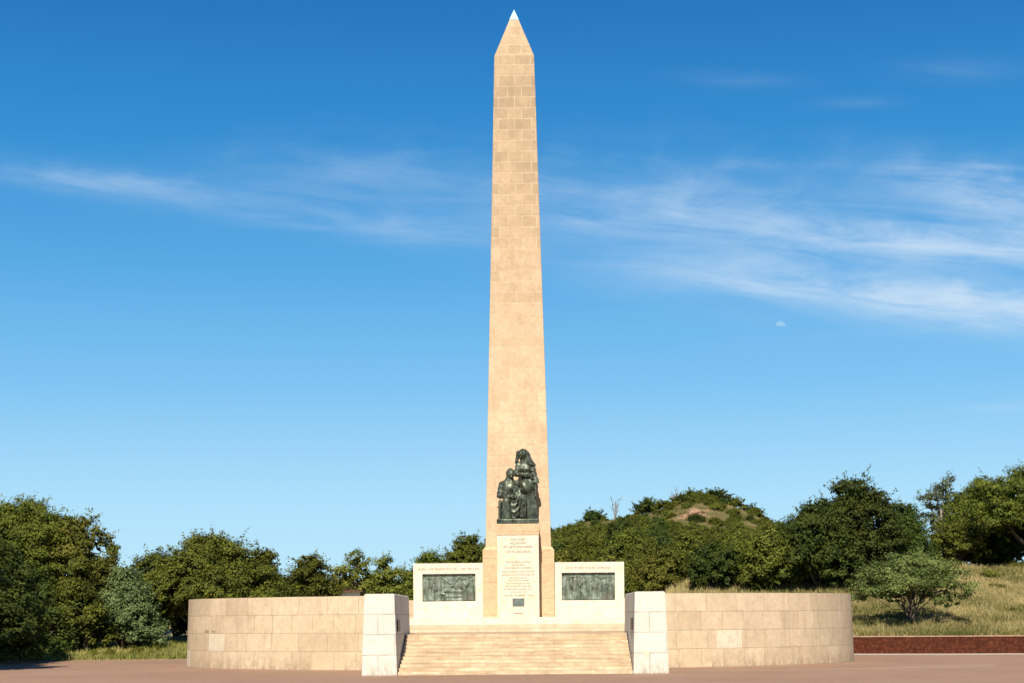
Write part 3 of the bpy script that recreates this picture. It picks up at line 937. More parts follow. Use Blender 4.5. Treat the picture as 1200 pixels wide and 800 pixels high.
def bonnet(X, Y, Z):
    b = ELL(X, Y, Z, (.31, .08, 4.10), (.30, .31, .335))
    b = SM(b, CAP(X, Y, Z, (.52, .08, 4.12), (.60, .10, 3.62), .17, .22), .10)
    # shoulder cape: a cone of cloth with a sharp lower hem
    cp = CAP(X, Y, Z, (.50, .14, 4.0), (.70, .12, 3.38), .16, .36, .85)
    cp = np.maximum(cp, (3.42 + .25 * np.abs(X - .95)) - Z)
    b = SM(b, cp, .06)
    b = SM(b, CAP(X, Y, Z, (.03, .04, 4.2), (-.03, .10, 3.66), .09, .11), .08)
    b = b + .03 * crease(X, Y, Z, (1, .2, .25), 10, .5)
    b = SUB(b, ELL(X, Y, Z, (.17, -.27, 4.04), (.185, .30, .27)), .04)
    b = SUB(b, ELL(X, Y, Z, (.22, -.02, 4.06), (.15, .19, .22)), .03)
    return np.maximum(b, -.33 - Y)


def seated(X, Y, Z):
    to = CAP(X, Y, Z, (-.50, .14, 1.55), (-.53, .12, 2.30), .34, .37, .8)
    for c in ((-.62, -.06, 2.14), (-.36, -.06, 2.14)): to = SM(to, ELL(X, Y, Z, c, (.17, .13, .18)), .13)
    to = SM(to, CAP(X, Y, Z, (-.84, .11, 2.36), (-.22, .11, 2.40), .19, .19), .14) + .03 * crease(X, Y, Z, (.9, 0, -.5), 9, 1)
    d = SM(to, CAP(X, Y, Z, (-.46, .06, 2.5), (-.38, -.02, 2.82), .13, .11), .06)
    hd = face(X, Y, Z, ELL(X, Y, Z, (-.36, -.06, 2.95), (.185, .215, .255)), (-.36, -.06, 2.95), .23, .25)
    d = SM(d, hd, .04)
    # lap, knees and shins under a long skirt
    lap = CAP(X, Y, Z, (-.55, .14, 1.32), (-.62, -.38, 1.34), .28, .23)
    lap = SM(lap, CAP(X, Y, Z, (-.15, .14, 1.36), (.30, -.38, 1.42), .28, .21), .1)
    shin = SM(CAP(X, Y, Z, (-.62, -.38, 1.30), (-.62, -.30, .30), .215, .27), CAP(X, Y, Z, (.30, -.38, 1.38), (.26, -.30, .42), .19, .20), .05)
    shin = shin + .05 * (np.abs(np.sin(11 * X + 1.1 * np.sin(Z * 2.2))) ** .7 - .6) * np.clip((1.25 - Z) / .3, 0, 1)
    lap = SM(lap, shin, .05)
    # cloth hanging between the knees in sagging folds
    xx = (X + .17) / .46
    sag = Z + .62 * (1 - xx * xx) - .10 * xx
    sw = ELL(X, Y, Z, (-.16, -.16, .98), (.46, .20, .70)) + .075 * (np.abs(np.sin(sag * 9.5)) ** .6 - .55)
    lap = SM(lap, sw, .03)
    d = SM(d, lap, .05)
    for c in ((-.56, -.52, .37), (.24, -.50, .41)): d = SM(d, ELL(X, Y, Z, c, (.12, .20, .10)), .04)
    # arm resting on the lap and arm round the child, in creased sleeves
    d = SM(d, CAP(X, Y, Z, (-.88, .08, 2.32), (-1.0, -.04, 1.68), .19, .18) + .035 * crease(X, Y, Z, (.3, .2, 1), 12, 3), .03)
    d = SM(d, CAP(X, Y, Z, (-.98, -.06, 1.66), (-.55, -.40, 1.60), .15, .10) + .025 * crease(X, Y, Z, (1, .3, 0), 13, 2), .03)
    d = hand(X, Y, Z, d, (-.52, -.40, 1.61), (-.14, -.47, 1.60), (0, -.01, .042), .07, (0, .03, -.04))
    d = SM(d, CAP(X, Y, Z, (-.16, .10, 2.38), (.14, -.02, 2.0), .15, .13) + .025 * crease(X, Y, Z, (.6, .2, 1), 12, 5), .04)
    d = SM(d, CAP(X, Y, Z, (.14, -.04, 1.98), (.02, -.38, 1.86), .11, .08), .03)
    d = hand(X, Y, Z, d, (.0, -.39, 1.85), (-.25, -.50, 1.80), (0, -.01, .042), .065, (0, .03, -.03))
    return d


def scarf(X, Y, Z):
    b = ELL(X, Y, Z, (-.385, -.01, 2.99), (.25, .27, .30))
    cp = CAP(X, Y, Z, (-.42, .06, 2.9), (-.46, .10, 2.44), .16, .34, .8)
    b = SM(b, np.maximum(cp, (2.34 + .35 * np.abs(X + .40)) - Z), .06) + .028 * crease(X, Y, Z, (1, .2, -.4), 11, 2)
    b = SUB(b, ELL(X, Y, Z, (-.31, -.28, 2.92), (.165, .24, .235)), .04)
    return SUB(b, ELL(X, Y, Z, (-.36, -.06, 2.95), (.15, .18, .21)), .03)


def child(X, Y, Z):
    d = ELL(X, Y, Z, (-.03, -.20, 2.38), (.165, .185, .20))
    d = face(X, Y, Z, d, (-.03, -.20, 2.38), .18, -.5)
    d = SM(d, CAP(X, Y, Z, (-.06, -.22, 2.2), (-.08, -.24, 2.08), .08, .1), .05)
    bd = CAP(X, Y, Z, (-.08, -.26, 2.04), (-.02, -.34, 1.62), .17, .22) + .035 * crease(X, Y, Z, (1, 0, .4), 13, 2)
    d = SM(d, bd, .06)
    for a, b, c in (((-.06, -.40, 1.62), (.16, -.56, 1.50), (.10, -.56, 1.02)), ((.06, -.36, 1.64), (.30, -.52, 1.62), (.34, -.60, 1.16))):
        d = SM(d, CAP(X, Y, Z, a, b, .12, .09), .04); d = SM(d, CAP(X, Y, Z, b, c, .085, .06), .03)
        d = SM(d, ELL(X, Y, Z, (c[0], c[1] - .05, c[2] - .04), (.055, .10, .045)), .03)
    d = SM(d, CAP(X, Y, Z, (.06, -.30, 2.02), (.16, -.44, 1.74), .075, .06), .03)
    d = SM(d, CAP(X, Y, Z, (.16, -.44, 1.74), (.02, -.56, 1.50), .055, .04), .03)
    return hand(X, Y, Z, d, (.01, -.565, 1.49), (-.09, -.61, 1.28), (.020, -.005, 0), .045, (0, 0, -.01))


def seat(X, Y, Z):
    d = SM(ELL(X, Y, Z, (-.42, .24, .72), (.62, .36, .62)), CAP(X, Y, Z, (-1.02, .0, .25), (-.99, .0, 1.35), .075, .085), .04)
    d = SM(d, CAP(X, Y, Z, (-1.0, .3, .25), (-.98, .3, 1.4), .08, .08), .04)
    return SM(d, CAP(X, Y, Z, (-1.14, -.08, 1.02), (-.9, .05, 1.05), .035, .05), .03)


def slab(X, Y, Z):
    q = np.stack([np.abs(X + .01) - 1.10, np.abs(Y - .02) - .60, np.abs(Z - .12) - .13])
    b = np.linalg.norm(np.maximum(q, 0), axis=0) + np.minimum(q.max(0), 0) - .05
    return SM(b, ELL(X, Y, Z, (-.1, -.1, .2), (.9, .5, .14)), .06) + .018 * np.sin(7 * X + 3) * np.sin(8 * Y + 5 * Z)


stt = mthing('bronze_statue', 'green bronze group of a standing and a seated woman with a child, on the pedestal', 'statue', 0, PY + .64, 7.80)
stt.scale = (1, 1, 0.955)
H = 0.018
for nm, fn, lo, hi, par in (('statue_base', slab, (-1.3, -.75, -.1), (1.3, .75, .45), None), ('standing_figure', standing, (-.4, -.7, .1), (1.4, .75, 4.5), None),
                            ('bonnet', bonnet, (-.3, -.5, 3.2), (1.3, .7, 4.6), 'standing_figure'), ('seated_figure', seated, (-1.3, -.8, .1), (.75, .6, 3.35), None),
                            ('headscarf', scarf, (-1.0, -.5, 2.15), (.15, .6, 3.45), 'seated_figure'), ('child_figure', child, (-.5, -.85, .8), (.6, .2, 2.8), None),
                            ('seat', seat, (-1.3, -.35, .1), (.4, .75, 1.6), None)):
    v, q = surface_nets(fn, lo, hi, H)
    p = stt if par is None else next(c for c in stt.children if c.name == par)
    link(nm, arr_mesh(nm, v, q, MAT['bronze'], smooth=True), p)


# ------------------------------------------------------------------ vegetation
RNG = np.random.default_rng(11)


def unit(n, rng):
    v = rng.normal(size=(n, 3)); return v / np.linalg.norm(v, axis=1)[:, None]


def leaf_quads(C, N, size, rng, aspect=0.55):
    n = len(C)
    a = np.cross(N, unit(n, rng)); a /= np.linalg.norm(a, axis=1)[:, None] + 1e-9
    b = np.cross(N, a)
    s = size[:, None]
    V = np.stack([C - a * s, C - b * s * aspect, C + a * s, C + b * s * aspect], 1).reshape(-1, 3)
    Q = np.arange(4 * n).reshape(-1, 4)
    return V, Q


def crown_mesh(name, W, H, seed, mat, lobes=9, leaf=0.092, dens=1.0, sparse=0.0, low=0.12, upward=0.42, lean=0.0, depth=None):
    """leaf clumps over several overlapping lobes, W wide and H tall, base of the crown at z = 0"""
    rng = np.random.default_rng(seed)
    Dp = depth or W
    LC, LR = [], []
    for k in range(lobes):
        a = 2 * math.pi * (k + rng.uniform(-.3, .3)) / lobes * 2.4
        h = (k + .5) / lobes
        zc = H * (low + .62 * h)
        prof = math.sqrt(max(0.05, 1 - (h * 1.02) ** 2.3))
        rad = rng.uniform(.25, .62) * prof
        r = min(W, H * 1.3) * rng.uniform(.17, .27) * (1.12 - .25 * h)
        LC.append(((W / 2 - r * .85) * rad / .62 * math.cos(a) + lean * h * W, (Dp / 2 - r * .8) * rad / .62 * math.sin(a), zc)); LR.append(r)
    LC.append((lean * W * .5, 0, H * .42)); LR.append(min(W * .3, H * .36))
    LC.append((lean * W * .9 + rng.uniform(-.1, .1) * W, 0, H * .82 - .0)); LR.append(min(W, H) * .18)
    LC, LR = np.array(LC), np.array(LR)
    # puffs on lobe surfaces
    P, PN, PR = [], [], []
    for c, r in zip(LC, LR):
        n = int(dens * 4 * math.pi * r * r / 0.70) + 6
        u = unit(n, rng); u[:, 2] = np.where(u[:, 2] < -.35, -u[:, 2], u[:, 2])
        rr = r * rng.uniform(.62, 1.2, n)
        p = c + u * rr[:, None] * np.array([1, 1, .85])
        inside = (np.linalg.norm((p[:, None] - LC[None]) / LR[None, :, None], axis=2) < .66).any(1)
        keep = ~inside & (rng.uniform(size=n) > sparse) & (p[:, 2] > 0)
        P.append(p[keep]); PN.append(u[keep]); PR.append(rng.uniform(.26, .52, keep.sum()) * (1 + .25 * (r > 1.6)))
    # stray twigs break the outline
    P, PN, PR = np.concatenate(P), np.concatenate(PN), np.concatenate(PR)
    k = rng.integers(0, len(P), int(len(P) * .10))
    P = np.concatenate([P, P[k] + PN[k] * rng.uniform(.15, .5, (len(k), 1)) + np.array([0, 0, .15])]); PN = np.concatenate([PN, PN[k]]); PR = np.concatenate([PR, rng.uniform(.14, .26, len(k))])
    per = np.maximum((34 * (PR / .4) ** 2 * (0.15 / leaf) ** 1.6).astype(int), 8)
    I = np.repeat(np.arange(len(P)), per); n = len(I)
    u = unit(n, rng)
    C = P[I] + u * (PR[I] * rng.uniform(.3, 1.1, n))[:, None] * np.array([1.1, 1.1, .8])
    N = u * .75 + PN[I] * .5 + rng.normal(size=(n, 3)) * .36 + np.array([0, 0, upward])
    N /= np.linalg.norm(N, axis=1)[:, None] + 1e-9
    S = leaf * rng.uniform(.6, 1.35, n)
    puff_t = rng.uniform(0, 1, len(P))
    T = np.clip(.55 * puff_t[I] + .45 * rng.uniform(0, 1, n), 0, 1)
    # leafy twigs standing out of the clumps
    ns = int(len(P) * .45); k = rng.integers(0, len(P), ns); nl = 11
    dr = PN[k] * .8 + rng.normal(size=(ns, 3)) * .35 + np.array([0, 0, .45]); dr /= np.linalg.norm(dr, axis=1)[:, None]
    ln = rng.uniform(.35, .9, ns) * (leaf / .105) ** .6
    tt = np.tile(np.linspace(.25, 1, nl), ns)
    Ct = np.repeat(P[k] + dr * (PR[k] * .5)[:, None], nl, 0) + np.repeat(dr, nl, 0) * (np.repeat(ln, nl) * tt)[:, None] + rng.normal(size=(ns * nl, 3)) * .075
    Nt = unit(ns * nl, rng) + np.array([0, -.2, .5]); Nt /= np.linalg.norm(Nt, axis=1)[:, None]
    C = np.concatenate([C, Ct]); N = np.concatenate([N, Nt]); S = np.concatenate([S, leaf * rng.uniform(.6, 1.1, ns * nl)]); T = np.concatenate([T, np.repeat(np.clip(puff_t[k] + .15, 0, 1), nl)])
    # inner foliage
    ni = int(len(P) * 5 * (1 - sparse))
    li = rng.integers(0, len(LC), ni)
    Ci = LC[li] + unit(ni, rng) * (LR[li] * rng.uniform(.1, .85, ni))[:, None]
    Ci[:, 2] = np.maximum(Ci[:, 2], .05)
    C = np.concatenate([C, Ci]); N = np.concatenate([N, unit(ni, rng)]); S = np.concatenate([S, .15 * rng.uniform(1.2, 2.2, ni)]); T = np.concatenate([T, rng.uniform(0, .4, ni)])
    V, Q = leaf_quads(C, N, S, rng)
    return arr_mesh(name, V, Q, mat, tint=np.repeat(T, 4)), LC, LR


def trunk_mesh(name, LC, LR, base_h, rad, seed, mat, stems=1, shift=0.0):
    """tapered trunk(s) with limbs reaching into the crown; crown base at z = base_h"""
    rng = np.random.default_rng(seed + 99)
    T = []
    top = base_h + LC[:, 2].max() * .55
    forks = []
    for s in range(stems):
        dx, dy = (0, 0) if stems == 1 else (math.cos(s * 2.3) * .35, math.sin(s * 2.3) * .3)
        bx = dx * .25
        hx = LC[:, 0].mean() * .6 + dx * 3.0
        pts = [(bx, dy * .25, -.35), (bx * 1.5 + rng.uniform(-.1, .1), dy * .5, base_h * .45), (hx * .5, dy * 2, base_h * .95), (hx, dy * 3, top)]
        r = rad / math.sqrt(stems)
        T.append(tube(pts, [r * 1.35, r, r * .8, r * .35])); forks.append(pts)
    for i, (c, r) in enumerate(zip(LC, LR)):
        f = forks[i % len(forks)]
        t = rng.uniform(.3, .9); a = np.array(f[1]) * (1 - t) + np.array(f[2]) * t
        e = np.array([c[0], c[1], c[2] + base_h]); mid = (a + e) / 2 + np.array([0, 0, -.12 * abs(e[0] - a[0])]) + rng.normal(size=3) * .12
        q = rad * .42 / math.sqrt(stems) ** .5
        T.append(tube([a, mid, e, e + (e - mid) * .3], [q, q * .75, q * .4, q * .15], 6))
        for _ in range(3):
            u = unit(1, rng)[0]; u[2] = abs(u[2])
            T.append(tube([mid * .3 + e * .7, e + u * r * .5, e + u * r * .95], [q * .35, q * .22, q * .08], 5))
    v, q = join(T)
    return arr_mesh(name, v, q, mat, smooth=True)


def tree(name, label, cat, px, D, wpx, ytop, ybot_frac, lm, seed, group=None, bark='bark', stems=1, rad=None, **kw):
    """px, wpx, ytop in photo pixels; ybot_frac: share of the height that is bare trunk"""
    X, Y, zt = at(px, ytop, D)
    g = float(ground(X, Y))
    Ht = max(zt - g, .35 if 'weed' in name else 2.2); W = wpx / F * D
    bh = Ht * ybot_frac; H = Ht - bh
    root = empty(name, (X, Y, g)); tag(root, label, cat, group)
    cm, LC, LR = crown_mesh('crown', W, H, seed, MAT[lm], **kw)
    # fit the crown to the wanted height
    co = np.empty(len(cm.vertices) * 3, np.float32); cm.vertices.foreach_get('co', co); co = co.reshape(-1, 3)
    zq = np.quantile(co[:, 2], .995); xq = (np.quantile(co[:, 0], .99) - np.quantile(co[:, 0], .01))
    sz, sx = H / zq, W / xq
    co *= np.array([sx, sx, sz]); cm.vertices.foreach_set('co', co.ravel()); cm.update()
    LC = LC * np.array([sx, sx, sz])
    link('crown', cm, root, (0, 0, bh))
    link('trunk', trunk_mesh('trunk', LC, LR, bh, rad or (.10 + .022 * Ht), seed, MAT[bark], stems), root)
    return root


G = 'trees behind the enclosure'
# left of the monument
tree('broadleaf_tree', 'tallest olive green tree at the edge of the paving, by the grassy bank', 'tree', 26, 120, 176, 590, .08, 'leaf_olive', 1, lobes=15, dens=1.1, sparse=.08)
tree('broadleaf_tree', 'lighter green tree growing against the tall olive tree, beside the silvery bush', 'tree', 92, 119, 92, 604, .14, 'leaf_light', 2, lobes=8, dens=.9, sparse=.18)
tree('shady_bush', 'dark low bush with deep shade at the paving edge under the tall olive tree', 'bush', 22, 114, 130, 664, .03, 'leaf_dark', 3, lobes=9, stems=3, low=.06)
tree('leafy_bush', 'mid green upright bush leaning on the silvery rounded bush', 'bush', 92, 115.0, 74, 652, .04, 'leaf_olive', 4, lobes=8, stems=3, low=.06, upward=.5)
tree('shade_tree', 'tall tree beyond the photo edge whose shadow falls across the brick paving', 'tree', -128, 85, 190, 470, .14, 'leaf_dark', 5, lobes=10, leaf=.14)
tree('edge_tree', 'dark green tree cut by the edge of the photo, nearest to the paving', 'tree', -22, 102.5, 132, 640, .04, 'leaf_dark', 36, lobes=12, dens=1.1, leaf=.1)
tree('slender_tree', 'small slender tree rising between the tall olive tree and the domed tree', 'tree', 128, 138, 46, 637, .2, 'leaf_light', 6, lobes=6, sparse=.35)
tree('silvery_bush', 'rounded silvery green bush beside the grassy bank', 'bush', 146, 117, 84, 664, .03, 'leaf_silver', 7, lobes=10, stems=3, low=.08, dens=1.35, leaf=.085)
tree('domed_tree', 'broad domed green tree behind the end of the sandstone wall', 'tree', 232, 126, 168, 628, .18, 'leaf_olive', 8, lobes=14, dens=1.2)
tree('domed_tree', 'smaller green tree joined to the flank of the broad domed tree', 'tree', 300, 130, 72, 642, .12, 'leaf_olive', 9, lobes=8)
tree('roadside_tree', 'green rounded tree between the domed trees and the white cottage', 'tree', 362, 146, 66, 650, .14, 'leaf_olive', 10, lobes=8, sparse=.1)
tree('roadside_tree', 'thin airy tree with sky showing through, next to the white cottage', 'tree', 414, 150, 66, 645, .2, 'leaf_light', 11, lobes=9, sparse=.45, dens=.8)
tree('roadside_tree', 'thin airy tree with gaps, behind the white entrance pier', 'tree', 455, 148, 48, 650, .15, 'leaf_light', 12, lobes=8, sparse=.4, dens=.85)
tree('roadside_tree', 'lower green tree peeping over the relief wall with the longer inscription', 'tree', 500, 156, 58, 646, .1, 'leaf_olive', 13, lobes=8)
tree('roadside_tree', 'bushy tree with a tufted top against the obelisk, above the relief wall', 'tree', 543, 162, 64, 627, .1, 'leaf_olive', 14, lobes=9)
for i, (px, D, w, yt) in enumerate([(205, 133, 60, 668), (262, 136, 70, 672), (325, 140, 64, 674), (400, 158, 60, 676), (440, 158, 60, 674), (478, 160, 50, 668), (345, 152, 60, 680), (520, 166, 60, 655), (168, 140, 50, 668)]):
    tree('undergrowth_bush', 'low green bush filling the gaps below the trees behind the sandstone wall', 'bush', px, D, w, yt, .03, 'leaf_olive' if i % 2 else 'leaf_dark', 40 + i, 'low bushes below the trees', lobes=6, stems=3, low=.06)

# right of the monument
tree('dark_tree', 'dark green tree with the highest pointed top, behind the end of the lime streaked wall', 'tree', 1004, 137, 104, 562, .04, 'leaf_dark', 20, lobes=13, dens=1.1, leaf=.11, sparse=.08)
tree('dark_tree', 'broad dark green tree between the hill and the pointed dark tree', 'tree', 956, 135, 106, 587, .04, 'leaf_dark', 35, lobes=12, dens=1.1, leaf=.11, sparse=.08)
tree('dark_tree', 'dark green tree merging with the pointed dark tree, behind the feathery shrub', 'tree', 1052, 140, 84, 590, .04, 'leaf_dark', 21, lobes=9)
tree('dark_tree', 'smaller dark tree nearest the hill among the dark trees', 'tree', 925, 139, 62, 608, .04, 'leaf_dark', 22, lobes=8)
tree('round_tree', 'olive rounded tree standing at the top of the grass slope behind the feathery shrub', 'tree', 1120, 150, 84, 612, .12, 'leaf_olive', 23, lobes=9)
tree('gum_tree', 'sparse grey green gum tree with open drooping tufts against the sky', 'tree', 1102, 168, 58, 557, .3, 'leaf_grey', 24, lobes=10, sparse=.62, dens=.6, bark='bark_pale')
tree('gum_tree', 'full crowned grey green gum tree behind the olive rounded tree', 'tree', 1148, 162, 88, 560, .2, 'leaf_olive', 25, lobes=11, sparse=.12)
tree('spreading_tree', 'tall spreading tree with dark limbs, cut by the edge of the photo', 'tree', 1206, 146, 136, 545, .26, 'leaf_olive', 26, lobes=12, dens=1.0, rad=.34, sparse=.22)
tree('slope_bush', 'small tree with bare stems at the crest of the grass slope', 'tree', 1158, 153, 62, 622, .14, 'leaf_dark', 27, lobes=7, stems=3)
tree('belt_tree', 'dense dark tree on the crest beneath the tall spreading tree', 'tree', 1186, 151, 58, 604, .1, 'leaf_dark', 38, lobes=8, sparse=.2)
tree('belt_tree', 'olive tree filling the belt between the rounded tree and the spreading tree', 'tree', 1150, 156, 70, 596, .1, 'leaf_olive', 39, lobes=9, sparse=.1)
tree('slope_bush', 'thin stemmed dark tree under the tall spreading tree', 'tree', 1205, 156, 40, 622, .34, 'leaf_dark', 28, lobes=6, stems=4, sparse=.3)
tree('feathery_shrub', 'feathery grey green thorn shrub with forked stems on the slope above the brick wall', 'shrub', 1066, 112.5, 126, 646, .26, 'leaf_shrub', 29, lobes=16, stems=3, sparse=.5, dens=1.0, leaf=.065, rad=.12)
for i, (px, D, w, yt) in enumerate([(880, 141, 60, 645), (955, 146, 60, 640), (1020, 146, 60, 645), (1085, 146, 60, 640), (1040, 128, 60, 675), (1128, 158, 70, 636), (1172, 160, 44, 640)]):
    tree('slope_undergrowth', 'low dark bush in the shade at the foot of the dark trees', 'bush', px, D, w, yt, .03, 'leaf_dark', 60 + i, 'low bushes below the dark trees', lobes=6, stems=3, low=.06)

for i, (px, D, w, yt) in enumerate([(1290, 150, 110, 560), (1375, 158, 120, 572), (1470, 150, 130, 560), (-120, 124, 150, 590), (-230, 128, 160, 580)]):
    tree('belt_tree', 'olive tree of the belt continuing beyond the photo edge', 'tree', px, D, w, yt, .1, 'leaf_olive', 240 + i, 'trees continuing past the photo edges', lobes=10, sparse=.1)

# hillside bushes: six kinds copied over the slope
protos, hts = [], []
for k in range(7):
    W, Hh = RNG.uniform(5.0, 7.5), RNG.uniform(3.6, 5.0)
    root = empty('hillside_bush', (0, 0, 0))
    cm, LC, LR = crown_mesh('crown', W, Hh, 100 + k, MAT[('leaf_olive', 'leaf_light', 'leaf_olive', 'leaf_light', 'leaf_olive', 'leaf_dark', 'leaf_olive')[k]], lobes=9, leaf=.105, low=.1, dens=.9)
    c = link('crown', cm, root, (0, 0, .25)); t = link('trunk', trunk_mesh('trunk', LC, LR, .3, .14, 100 + k, MAT['bark'], 2), root)
    protos.append((root, c, t)); hts.append(max(v.co.z for v in cm.vertices) * .93 + .25); root['used'] = 0
spots = []
for D, step in ((138, 40), (150, 38), (164, 36), (180, 34), (196, 30), (210, 27), (224, 24)):
    px = 640 + RNG.uniform(0, step)
    while px < 925:
        spots.append((px + RNG.uniform(-8, 8), D + RNG.uniform(-5, 5), 0)); px += step * RNG.uniform(.75, 1.2)
for px in (590, 560, 610): spots.append((px, 200, 0))
for px in (575, 600, 545, 625): spots.append((px, 220, 0))
for k in range(95):          # scrub scattered over the open top
    px, D = RNG.uniform(650, 915), RNG.uniform(226, 296)
    if not (792 < px < 836 and D < 262): spots.append((px, D, 1))
for i, (px, D, scrub) in enumerate(spots):
    X = (px - 600) / F * D; gz = float(ground(X, D))
    s = RNG.uniform(.8, 1.12)
    ylim = np.interp(px, [540, 600, 650, 700, 740, 780, 830, 870, 925], [640, 628, 613, 613, 607, 610, 612, 612, 615]) + RNG.uniform(-5, 8)
    s = min(s * (1.2 if D > 175 else 1), (at(px, ylim, D)[2] - gz) / hts[i % 7])
    if scrub: s = RNG.uniform(.16, .40)
    elif s < .3: s = RNG.uniform(.3, .45)
    r0, c0, t0 = protos[i % 7]
    if r0['used'] == 0: r = r0; r0['used'] = 1
    else:
        r = r0.copy(); COL.objects.link(r)
        for ch in (c0, t0):
            q = ch.copy(); COL.objects.link(q); q.parent = r
    r.location = (X, D, gz - .05)
    wd = max(s, .55) if not scrub else s * 1.25
    r.scale = (wd * RNG.uniform(.9, 1.15), wd, s * RNG.uniform(.9, 1.1)); r.rotation_euler = (0, 0, RNG.uniform(0, 6.28))
    if scrub: tag(r, 'small low bush scattered on the open dry grass near the hilltop', 'bush', 'scattered scrub on the hilltop')
    else: tag(r, 'rounded olive bush, one of the dense thicket covering the hillside', 'bush', 'bushes covering the hillside')
for r0, _, _ in protos:
    del r0['used']
for o in COL.objects:
    if 'used' in o: del o['used']

# plants and dead trees on the ridge
for i, (nm, lab, px, w, yt, leaf, sp) in enumerate([
    ('ridge_bush', 'small round bush on the ridge nearest the obelisk', 694, 28, 596, 'leaf_dark', .15),
    ('ridge_bush', 'small tufted bush on the ridge between the two bare dead trees', 757, 30, 583, 'leaf_dark', .2),
    ('ridge_tree', 'small tree on the hilltop beside the bare twiggy tree', 811, 40, 573, 'leaf_olive', .2),
    ('ridge_tree', 'leafy tree crowning the very top of the hill above the red rocks', 836, 36, 572, 'leaf_dark', .25),
    ('ridge_bush', 'low bush spreading down from the hilltop beyond the red rocks', 858, 36, 582, 'leaf_olive', .2),
    ('ridge_bush', 'round bush on the ridge close to the dark trees', 881, 26, 590, 'leaf_dark', .1),
    ('ridge_tree', 'small tree between the two hilltop trees', 824, 30, 577, 'leaf_olive', .2),
    ('ridge_bush', 'low dark bush at the near foot of the hilltop trees', 800, 34, 584, 'leaf_dark', .15),
    ('ridge_bush', 'wide low bush just below the hilltop beside the red rocks', 788, 46, 588, 'leaf_olive', .1)]):
    D = 300 if 'wide' in lab else 322
    tree(nm, lab, 'bush' if 'bush' in nm else 'tree', px, D, w, yt, .1, leaf, 80 + i, 'plants on the ridge', lobes=7, sparse=sp, leaf=.2, dens=.9, stems=2)


def dead_tree(px, D, ytop, seed, label):
    rng = np.random.default_rng(seed)
    X, Y, zt = at(px, ytop, D); g = float(ground(X, Y)); Ht = zt - g
    T = []
    for s in range(3):
        a = np.array([0, 0, -.3]); d = np.array([rng.uniform(-.25, .25), rng.uniform(-.2, .2), 1.0]); p = [a]; rr = [.16]
        for k in range(5):
            d = d + rng.normal(size=3) * .16; d[2] = max(d[2], .4); d /= np.linalg.norm(d)
            p.append(p[-1] + d * Ht / 4.6 * (1 - .08 * s)); rr.append(.15 * (1 - (k + 1) / 5.6))
            if k > 0:
                for _ in range(2):
                    u = d + rng.normal(size=3) * .6; u /= np.linalg.norm(u)
                    T.append(tube([p[-1], p[-1] + u * .6, p[-1] + u * 1.1 + np.array([0, 0, .25])], [.06, .04, .02], 5))
        T.append(tube(p, rr, 6))
    v, q = join(T)
    o = link('dead_tree', arr_mesh('dead_tree', v, q, simple('dead_wood', (0.16, .13, .11), (.26, .22, .19), 4), smooth=True), None, (X, Y, g))
    tag(o, label, 'tree', 'bare dead trees on the ridge')


dead_tree(721, 318, 585, 1, 'bare dead tree on the ridge between the two small bushes')
dead_tree(789, 322, 575, 2, 'bare twiggy dead tree close under the hilltop')


# rocks
def rock(name, label, px, py, D, sx, sy, sz, seed, mat, cat='rock'):
    rng = np.random.default_rng(seed)
    import bmesh
    bm = bmesh.new(); bmesh.ops.create_icosphere(bm, subdivisions=4, radius=1.0)
    ph = rng.uniform(0, 6, 6)
    for v in bm.verts:
        c = v.co
        k = 1 + .16 * math.sin(3 * c.x + ph[0]) * math.sin(4 * c.y + ph[1]) + .10 * math.sin(7 * c.z + ph[2] + 3 * c.x) + .05 * math.sin(13 * c.x + ph[3]) * math.sin(12 * c.z + ph[4])
        k = round(k * 9) / 9 * .6 + k * .4
        v.co = Vector((c.x * sx, c.y * sy, c.z * sz)) * k
    me = bpy.data.meshes.new(name); bm.to_mesh(me); bm.free(); me.materials.append(mat)
    X = (px - 600) / F * D
    o = link(name, me, None, (X, D, float(ground(X, D)) + sz * .15), rng.uniform(0, 3))
    return tag(o, label, cat)


rock('rock_outcrop', 'larger reddish rock outcrop bared just below the hilltop', 816, 603, 244, 1.5, 1.1, .9, 1, MAT['rock'])
rock('rock_outcrop', 'smaller reddish rock lying beside the larger outcrop', 804, 606, 242, 1.0, .8, .65, 2, MAT['rock'])
rock('rock_outcrop', 'flat reddish slab of rock lowest on the hilltop scar', 826, 608, 240, 1.3, .9, .45, 5, MAT['rock'])
rock('rock_outcrop', 'small reddish stone up the hill from the larger outcrop', 829, 598, 250, .8, .6, .5, 6, MAT['rock'])
# white cottage glimpsed between the trees
X, Y, zt = at(393, 691.5, 147)
ct = empty('cottage', (X, Y, float(ground(X, Y)) - .1)); tag(ct, 'white cottage with a low brown roof, just glimpsed between the trees', 'cottage')
hz = zt - ct.location.z - .15
mb = MB(); mb.box(-2.2, 2.2, 0, 5, 0, hz); link('wall', mb.mesh('wall', MAT['whitewash']), ct)
mb = MB()
rf = [[(-2.5, -.4, hz + .004), (2.5, -.4, hz + .004), (2.5, 5.4, hz + .004), (-2.5, 5.4, hz + .004)], [(-2.1, 2.4, hz + .42), (2.1, 2.4, hz + .42), (2.1, 2.6, hz + .42), (-2.1, 2.6, hz + .42)]]
mb.prism(*rf); link('roof', mb.mesh('roof', MAT['tin']), ct)
for xx in (-1.5, .7):
    mb = MB(); mb.box(xx, xx + .9, -.03, .02, hz - 1.9, hz - .8); link('window', mb.mesh('window', MAT['glass']), ct)


